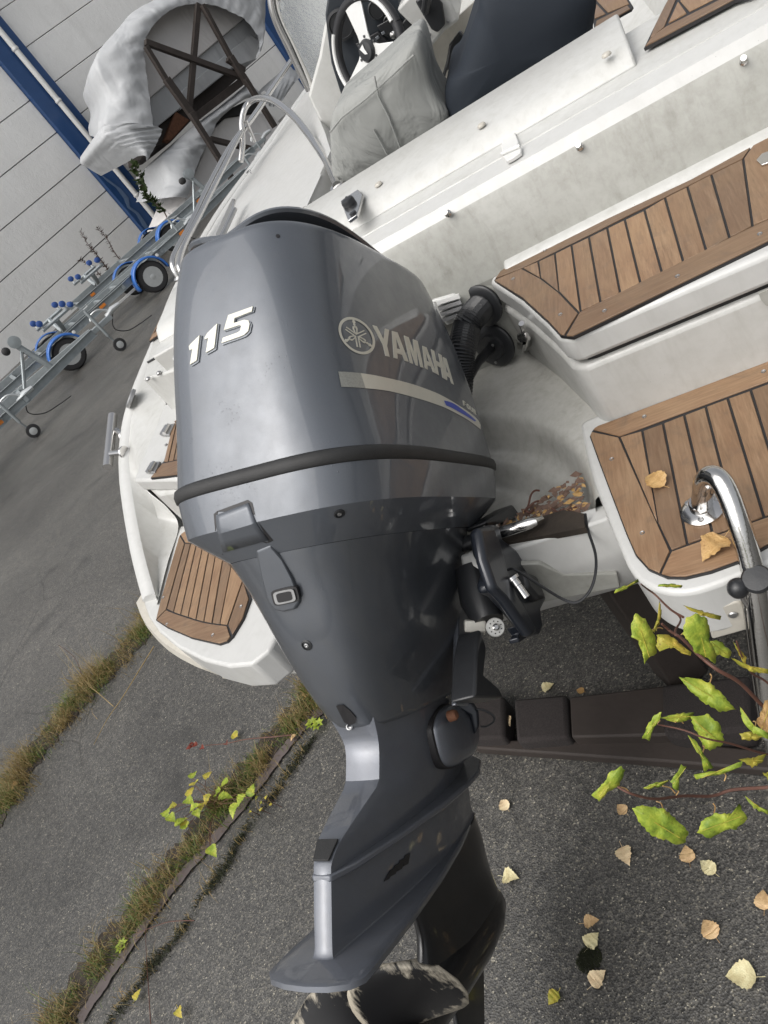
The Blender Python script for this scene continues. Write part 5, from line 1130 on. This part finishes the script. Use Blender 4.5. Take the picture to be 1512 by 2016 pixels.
# ================================================================== PLANTS AND LEAVES
def leaf_poly(c, u, v, L, Wd, serr=.06, curl=.15, seed=0):
    """a toothed birch leaf: outline fan with a folded midrib; c base, u along, v across, normal = u x v"""
    r_ = random.Random(seed); nrm = np.cross(u, v); nrm /= np.linalg.norm(nrm)
    prof = [(0,.04),(.03,.40),(.08,.70),(.14,.86),(.20,.97),(.27,1.0),(.34,.97),(.41,.95),(.48,.86),(.55,.79),(.62,.66),(.69,.55),(.76,.42),(.83,.31),(.90,.17),(1,0)]
    mid = []; lft = []; rgt = []
    for i, (t, w_) in enumerate(prof):
        z = curl*L*(math.sin(t*2.6)*.5-t*t*.5); m_ = c+u*L*t+nrm*z; mid.append(m_)
        j = 1+(serr if i % 2 else -serr)*r_.uniform(.6,1.6)
        lft.append(m_+v*Wd*.5*w_*j+nrm*abs(w_)*Wd*.16*r_.uniform(.5,1.6)); rgt.append(m_-v*Wd*.5*w_*j+nrm*abs(w_)*Wd*.16*r_.uniform(.5,1.6))
    n = len(prof); vs = mid+lft+rgt; fs = []
    for i in range(n-1): fs += [(i, i+1, n+i+1, n+i), (i+1, i, 2*n+i, 2*n+i+1)]
    return vs, fs
def ground_leaf(px, py, z, size, mat, label, group, nrm=(0,0,1), seed=0):
    c = at(px, py, z) if z < .3 else b2w(bp(px, py, 2, ZP+.004)); r_ = random.Random(seed); a = r_.uniform(0, 6.28)
    up = A3(nrm); u = np.cross(up, [math.sin(a), math.cos(a), .1]); u /= np.linalg.norm(u); v = np.cross(up, u)
    size *= r_.uniform(.85, 1.15); vs, fs = leaf_poly(-u*size*.45, u, v, size, size*r_.uniform(.70,.95), .05, r_.uniform(.05,.30), seed)
    mb = MB().add(vs, fs); mb.tube([-u*size*.45, -u*size*.75+up*.004], .0006, 4)
    zmin = min(q[2] for q in mb.v) if z < .3 else 0
    o = mb.build('fallen_leaf', mat, None, sharp=60); o.location = tuple(c+np.array([0,0,.0035-zmin if z < .3 else .002])); tag(o, label, 'leaf', group); return o
FL = [(995,1587,.040,'f','pale fallen leaf right of the splash plate, nearest the carpeted blocks'),(1226,1595,.040,'f','pale fallen leaf just above the big hanging green birch leaf'),(1007,1729,.042,'f','pale fallen leaf level with the top of the motor gearcase'),(1233,1686,.044,'f','tan fallen leaf below the lowest hanging birch leaf'),(1355,1684,.046,'f','pale leaf, larger of the pair lying below the right birch twig'),(1396,1710,.038,'f','small greyish leaf, lower of the pair below the right birch twig'),(977,1826,.046,'y','yellow fallen leaf touching the outline of the gearcase'),(1165,1816,.038,'f','pale leaf, topmost of three around the moss clump'),(1169,1854,.040,'f','tan leaf lying on the upper edge of the moss clump'),(1179,1928,.042,'f','tan leaf below the moss clump'),(1400,1832,.042,'f','lone pale leaf on bare asphalt midway down the right side'),(1463,1925,.056,'f','largest pale fallen leaf, near the bottom right corner'),(1092,1966,.040,'y','yellow fallen leaf lowest beside the moss clump'),(1505,1775,.042,'f','tan fallen leaf cut by the right picture edge'),
      (1080,1355,.036,'f','pale leaf in the dark under the stern, left of a smaller ochre one'),(1144,1362,.026,'o','small ochre leaf in the dark under the stern'),
      (122,1389,.03,'y','yellow leaf on the left grass joint'),(32,1550,.05,'o','tan leaf on the grass at the left picture edge'),(464,1449,.04,'y','pale yellow leaf on asphalt above the red-leaved twig'),(580,1454,.034,'f','pale leaf on the joint right end of the red-leaved twig'),(604,1371,.034,'o','tan leaf beside the green tuft under the motor apron'),(357,1995,.035,'y','yellow leaf at the bottom edge left of the propeller'),(273,1960,.03,'y','yellow leaf on the lower end of the drain strip'),(163,1348,.05,'o','orange leaf on top of the left grass joint')]
for i, (x, y, s, k, lab) in enumerate(FL):
    ground_leaf(x, y, .012 if x < 620 else 0, s, {'f':['leaf_fallen','leaf_tan','leaf_cream'][(i*7) % 3],'y':'leaf_yellow','o':'leaf_ochre'}[k], lab, 'fallen birch leaves', seed=i+3)
o = ground_leaf(1003,1422,.04,.036,'leaf_fallen','pale curled leaf lying between two carpeted blocks','fallen birch leaves', seed=77)
ground_leaf(1291,949,1,.05,'leaf_ochre','ochre leaf on the starboard teak, farther from the ladder foot','fallen birch leaves', RB[:,2], 51)
ground_leaf(1407,1080,1,.062,'leaf_ochre','ochre leaf on the starboard teak just below the ladder flange','fallen birch leaves', RB[:,2], 52)
# moss clump
mc_ = at(1161,1890,0); mb = MB()
for i in range(900):
    a = random.uniform(0,6.28); rr = math.sqrt(random.random())*.027; x, y = rr*math.cos(a)*1.15, rr*math.sin(a); h_ = .012*(1-(rr/.032)**2)
    mb.add([(x-.0012,y,h_*.2),(x+.0012,y,h_*.2),(x+random.uniform(-.004,.004),y+random.uniform(-.004,.004),h_+.004)], [(0,1,2)])
o = mb.build('moss_clump', 'moss', None, sharp=0); o.location = tuple(mc_); tag(o, 'small dark green moss clump between fallen leaves', 'moss')
mb = MB()
for x, y, rr in [(1165,1740,.010),(1250,1335,.006),(1365,1737,.014),(1190,1860,.004),(1130,1480,.006)]: pass
# loose twig with red leaves, straw stalk, twigs
def twig(name, pxs, z, r0, mat, label, cat, zs=None):
    P = [at(a, b, (zs[i] if zs else z)) for i, (a, b) in enumerate(pxs)]; t_ = thing(name, (P[0][0], P[0][1], 0), label, cat)
    MB().tube(spline(P, 5), [r0*(1-.6*i/(len(spline(P,5))-1)) for i in range(len(spline(P,5)))], 6).build('stem', mat, t_); return t_, P
t_, P = twig('red_leaf_twig', z8 and zc((0,1150), .43, (1340,690),(1240,700),(1130,710),(1030,730),(940,738)), .03, .003, 'bark', 'dark twig with red leaves lying over the second grass joint', 'twig', [.02,.05,.06,.06,.05])
for i, (a, b) in enumerate(zc((0,1150), .43, (905,735),(880,745),(890,728),(1035,725),(920,748))):
    c = at(a, b, .05); u = A3((-.8+.3*i,.4-.25*i,.1)); u /= np.linalg.norm(u); v = np.cross([0,0,1], u); vs, fs = leaf_poly(c, u, v, .030, .024, .12, .2, i); MB().add(vs, fs).build('leaf', 'leaf_red', t_, sharp=60)
twig('straw_stalk', zc((0,1150), .43, (705,285),(640,390),(560,520),(490,620),(430,735)), .02, .003, 'straw', 'long dry straw stalk lying beside the first grass joint', 'stalk')
twig('thin_twig', zc((0,1150), .43, (520,560),(440,490),(400,455),(270,280)), .03, .002, 'straw', 'thin dry stalk crossing the first grass joint', 'twig', [.02,.05,.07,.1])
twig('thin_twig', zc((0,1150), .43, (380,440),(350,350),(300,300),(265,278)), .03, .002, 'bark', 'thin dark twig rising from the first grass joint', 'twig', [.02,.1,.15,.18])
twig('thin_twig', zc((0,1150), .43, (690,2016),(680,1850),(670,1700),(665,1550)), .02, .0018, 'bark', 'long thin dark twig along the drain strip at the bottom', 'twig')
twig('thin_twig', zc((0,1150), .43, (890,1540),(780,1545),(700,1570),(620,1600)), .03, .0018, 'bark', 'thin dark twig lying across the drain strip', 'twig')
# small birch seedling in the second joint
seed_c = at(430,1590,0)
sp = thing('birch_seedling', seed_c, 'small yellow-green birch seedling growing in the second grass joint', 'plant')
tips = zc((0,1150), .43, (770,1060),(810,1010),(850,985),(880,890),(940,895),(890,920),(1045,905),(960,960),(930,1000),(800,1110),(830,1080),(870,1040),(1010,945),(900,1030),(865,975),(1000,975),(760,1035),(1150,975),(1120,960),(1080,1000),(960,1200),(965,1230),(850,1120),(1200,1000),(1215,985),(1190,1040),(1180,970),(1140,1045),(1245,1010))
for i, (a, b) in enumerate(tips):
    small = i >= 23; hgt = random.uniform(.05,.11) if not small else .05
    c = at(a, b, hgt); base = seed_c+np.array([random.uniform(-.03,.03), random.uniform(-.03,.03), .005]) if not small else c*np.array([1,1,0])+np.array([.01,.01,.004])
    MB().tube([base, (base+c)/2+np.array([0,0,.02]), c], .0011, 5).build('stem', 'bark', sp)
    a_ = random.uniform(0,6.28); u = A3((math.cos(a_), math.sin(a_), random.uniform(-.5,.3))); u /= np.linalg.norm(u); v = np.cross([.2,.1,1], u); v /= np.linalg.norm(v)
    L = .046 if not small else .015
    vs, fs = leaf_poly(c, u, v, L*random.uniform(.8,1.2), L*.8, .1, .2, i); MB().add(vs, fs).build('leaf', random.choice(['leaf_green','leaf_yellow','leaf_green']) if not small else 'leaf_yellow', sp, sharp=60)
for k, (px_, py_) in enumerate([(1440,650),(575,1665),(1470,655)]):
    c0 = at(*zc((0,1150), .43, (px_, py_))[0], 0); pl = thing('weed', c0, ['small green weed at the upper end of the second joint','round-leaved green weed low on the drain strip','tiny green weed beside the joint under the motor apron'][k], 'plant')
    for i in range(7):
        a_ = i*.9; u = A3((math.cos(a_), math.sin(a_), .35)); u /= np.linalg.norm(u); v = np.cross([0,0,1], u); vs, fs = leaf_poly(c0+u*.006+A3((0,0,.012)), u, v, .024, .018, .05, .2, i); MB().add(vs, fs).build('leaf', 'leaf_green', pl, sharp=60)
# weeds at the wall
def weed(pxs, n_, label, leaf, seed):
    P = [W_(q, n_) for q in pxs]; t_ = thing('wall_weed', P[-1], label, 'plant'); r_ = random.Random(seed); L = spline(P, 8)
    MB().tube(L, [.004+.010*i/len(L) for i in range(len(L))], 6).build('stem', 'dry_stem', t_)
    for i, q in enumerate(L[:int(len(L)*.85)]):
        for k in range(3 if leaf == 'dry_stem' else 2):
            d = A3((r_.uniform(-1,1), r_.uniform(-1,1), r_.uniform(-.2,.6))); d /= np.linalg.norm(d); v = np.cross(d, [r_.random(),.5,.8]); v /= np.linalg.norm(v)
            s_ = r_.uniform(.05,.12) if leaf == 'dry_stem' else r_.uniform(.10,.17)
            vs, fs = leaf_poly(q, d, v, s_, s_*(.25 if leaf == 'dry_stem' else .6), .1, .2, i*3+k); MB().add(vs, fs).build('leaf', leaf, t_, sharp=60)
weed(zc((0,400), .3307, (480,165),(520,240),(570,300),(640,390),(690,470)), 17.6, 'dry brown weed stalk with bushy seed head, leftmost pair by the wall', 'dry_stem', 1)
weed(zc((0,400), .3307, (575,145),(630,200),(680,290),(740,370)), 17.7, 'tall dry brown weed stalk nearest to the blue post', 'dry_stem', 2)
weed(zc((0,400), .3307, (475,335),(540,370),(600,430),(660,490)), 17.5, 'low leaning dry weed stalk left of the bushy one', 'dry_stem', 3)
weed(zc((0,400), .3307, (540,260),(600,340),(660,420),(700,470)), 17.55, 'dry weed stalk between the tall and the low one', 'dry_stem', 4)
weed(zc((0,0), .248, (1060,1305),(1100,1380),(1130,1480),(1170,1560),(1230,1610),(1300,1680),(1340,1760)), 14.3, 'leafy green shoot growing in front of the blue post', 'leaf_dark', 5)

# ---- birch twigs hanging into the picture from the right
birch = thing('birch_sapling', at(1720,1500,0), 'yellowing birch twigs reaching in from the right in front of the ladder', 'tree')
BD = .98
def bt_(px, py, d=None): return dep(px, py, BD if d is None else d)
stems = [[(1262,1150),(1275,1160),(1290,1171),(1319,1199),(1345,1215)], [(1303,1228),(1320,1243),(1341,1256),(1374,1288),(1410,1317),(1455,1343),(1495,1383),(1530,1420),(1600,1500)],
         [(1319,1199),(1340,1218),(1330,1240),(1330,1250)], [(1293,1426),(1345,1437),(1390,1454),(1438,1464),(1497,1482),(1540,1492),(1620,1520)], [(1216,1549),(1244,1563),(1289,1573),(1345,1567),(1402,1567),(1442,1555),(1512,1550),(1600,1540),(1660,1530)],
         [(1450,1262),(1462,1295),(1480,1325),(1512,1345),(1560,1400)]]
for i, s_ in enumerate(stems):
    L = spline([bt_(a, b, BD+.04*math.sin(k*.9+i)) for k, (a, b) in enumerate(s_)], 6); th_ = {1:.0030, 4:.0026}.get(i, .0017)
    MB().tube(L, [th_*(.55+.45*k/len(L)) for k in range(len(L))], 8).build('branch', 'bark', birch)
root_ = at(1720,1500,0)
MB().tube(spline([bt_(1600,1500), bt_(1640,1530,1.0), (root_+bt_(1660,1530))/2+np.array([.05,0,.1]), root_], 6), [.0035]*6+[.006]*6+[.009]*7, 8).build('trunk', 'bark', birch)
LV = [('g',z4b((980,125),(1040,120),(1098,130),(1090,142),(1020,140),(975,135))),('g',z4b((880,98),(840,120),(770,150),(764,168),(800,158),(850,130),(885,112))),
 ('g',z4b((868,265),(915,290),(950,345),(965,400),(970,460),(940,475),(925,490),(912,515),(900,450),(880,400),(845,380),(850,310))),
 ('g',z4b((1115,285),(1160,265),(1215,290),(1230,350),(1225,390),(1265,470),(1255,512),(1235,498),(1210,480),(1160,460),(1130,410),(1095,365))),
 ('g',z4b((1230,400),(1260,395),(1290,405),(1335,455),(1322,485),(1290,475),(1265,470),(1240,430))),('y',z4b((1098,226),(1180,250),(1285,278),(1280,298),(1200,280),(1130,250))),
 ('y',z4b((970,370),(1030,370),(1090,415),(1140,455),(1135,472),(1090,458),(1070,425),(1040,438),(1020,425),(985,450),(965,420))),('y',z4b((985,200),(995,250),(985,320),(960,360),(950,350),(975,290))),
 ('g',z4b((1078,575),(1140,580),(1230,600),(1290,660),(1358,735),(1330,735),(1280,747),(1200,700),(1130,640))),
 ('g',z4b((1370,712),(1400,770),(1450,815),(1520,850),(1520,880),(1440,850),(1390,790))),('y',z4b((1372,850),(1440,842),(1500,865),(1450,885),(1385,880))),
 ('g',z4b((995,745),(985,785),(955,830),(935,888),(898,875),(925,810),(960,760))),('g',z4b((988,775),(1070,752),(1155,748),(1140,782),(1060,795))),
 ('g',z4b((1135,770),(1215,753),(1265,790),(1285,830),(1300,880),(1290,905),(1230,935),(1205,925),(1190,890),(1150,820))),('g',z4b((1122,858),(1165,890),(1195,940),(1247,1015),(1200,1037),(1190,980),(1160,930))),
 ('y',z4b((1363,975),(1440,965),(1505,948),(1490,985),(1435,1018),(1400,990))),('g',z4b((1150,1050),(1220,1035),(1300,1025),(1387,983),(1380,1012),(1300,1045),(1200,1060),(1165,1075))),
 ('g',z4b((903,1115),(960,1090),(1035,1075),(1000,1105),(930,1122))),('g',z4b((1035,1085),(1070,1040),(1090,1000),(1117,1010),(1085,1060),(1075,1130),(1055,1120))),
 ('g',z4b((653,1150),(720,1080),(740,1040),(800,1008),(818,1028),(785,1110),(740,1130),(690,1182),(670,1165))),
 ('g',z5b((850,225),(900,210),(1000,225),(1060,270),(1125,340),(1112,392),(1062,402),(1030,385),(990,375),(940,355),(880,290))),
 ('g',z5b((1165,345),(1185,290),(1250,250),(1350,250),(1372,203),(1395,245),(1412,275),(1360,330),(1320,330),(1270,352),(1230,372))),('g',z5b((1398,163),(1440,200),(1520,240),(1520,258),(1440,228))),
 ('o',z4b((1455,790),(1480,740),(1495,690),(1530,690),(1540,850),(1510,850),(1480,830))),('y',z4b((1340,400),(1370,440),(1410,480),(1400,520),(1370,470))),('y',z4b((1330,480),(1400,520),(1480,530),(1520,540),(1512,560),(1430,550),(1360,510))),('y',z4b((1485,1040),(1512,1035),(1530,1060),(1510,1080)))]
PET = {2:(1000,340),3:(1090,370),8:(1230,560),13:(1200,890),16:(1300,1080),17:(1060,1140),18:(1065,1150),19:(840,1140),20:(968,1180),21:(1245,1190),9:(1440,790),14:(1195,910),11:(970,805),12:(1100,800)}
for i, (k, poly) in enumerate(LV):
    r_ = random.Random(i+11); c2 = sum(A3(q) for q in poly)/len(poly); Q = []
    for j, q in enumerate(poly):                                        # tooth the edge
        nx_ = A3(poly[(j+1) % len(poly)]); q = A3(q); d = nx_-q; L_ = np.linalg.norm(d); m_ = max(1, int(L_/5))
        for t in range(m_):
            x = q+d*t/m_; Q.append(x+(x-c2)/(np.linalg.norm(x-c2)+1e-6)*(r_.choice([-2.4, 1.6])*r_.uniform(.4, 1.1) if t else 0))
    tilt = A3((r_.uniform(-1,1), r_.uniform(-1,1)))*.00022
    d0 = BD-.012+r_.uniform(-.02,.02)
    out = [bt_(*q, d0+float((q-c2)@tilt)*1.0) for q in Q]; mid = [bt_(*(c2+(q-c2)*.5), d0+float((q-c2)@tilt)*.5-.0015+.0022*math.sin(3*math.atan2(q[1]-c2[1], q[0]-c2[0])+i)) for q in Q]; n = len(Q)
    vs = out+mid+[bt_(*c2, d0-.001)]; fs = [(j, (j+1) % n, n+(j+1) % n, n+j) for j in range(n)]+[(n+j, n+(j+1) % n, 2*n) for j in range(n)]
    o = MB().add(vs, fs).build('leaf', {'g':'leaf_green','y':'leaf_yellow','o':'leaf_ochre'}[k], birch, sharp=70)
    so_ = o.modifiers.new('solid', 'SOLIDIFY'); so_.thickness = .0004
    ax_ = sorted(range(len(poly)), key=lambda j: np.linalg.norm(A3(poly[j])-c2))[-1]; far = A3(poly[ax_]); opp = c2-(far-c2)*.8
    MB().tube([bt_(*(c2+(far-c2)*.85), d0-.003), bt_(*c2, d0-.0022), bt_(*(c2+(opp-c2)*.75), d0-.003)], .0005, 4).build('midrib', 'leaf_yellow', o)
for i, pc in PET.items():
    poly = LV[i][1]; tgt = A3(zc((900,1100), .4048, pc)[0]); q = min((A3(x) for x in poly), key=lambda x: np.linalg.norm(x-tgt))
    MB().tube(spline([bt_(*tgt), bt_(*((tgt+q)/2+A3((3,-3))), BD-.004), bt_(*q, BD-.01)], 4), .0008, 5).build('petiole', 'leaf_ochre', birch)
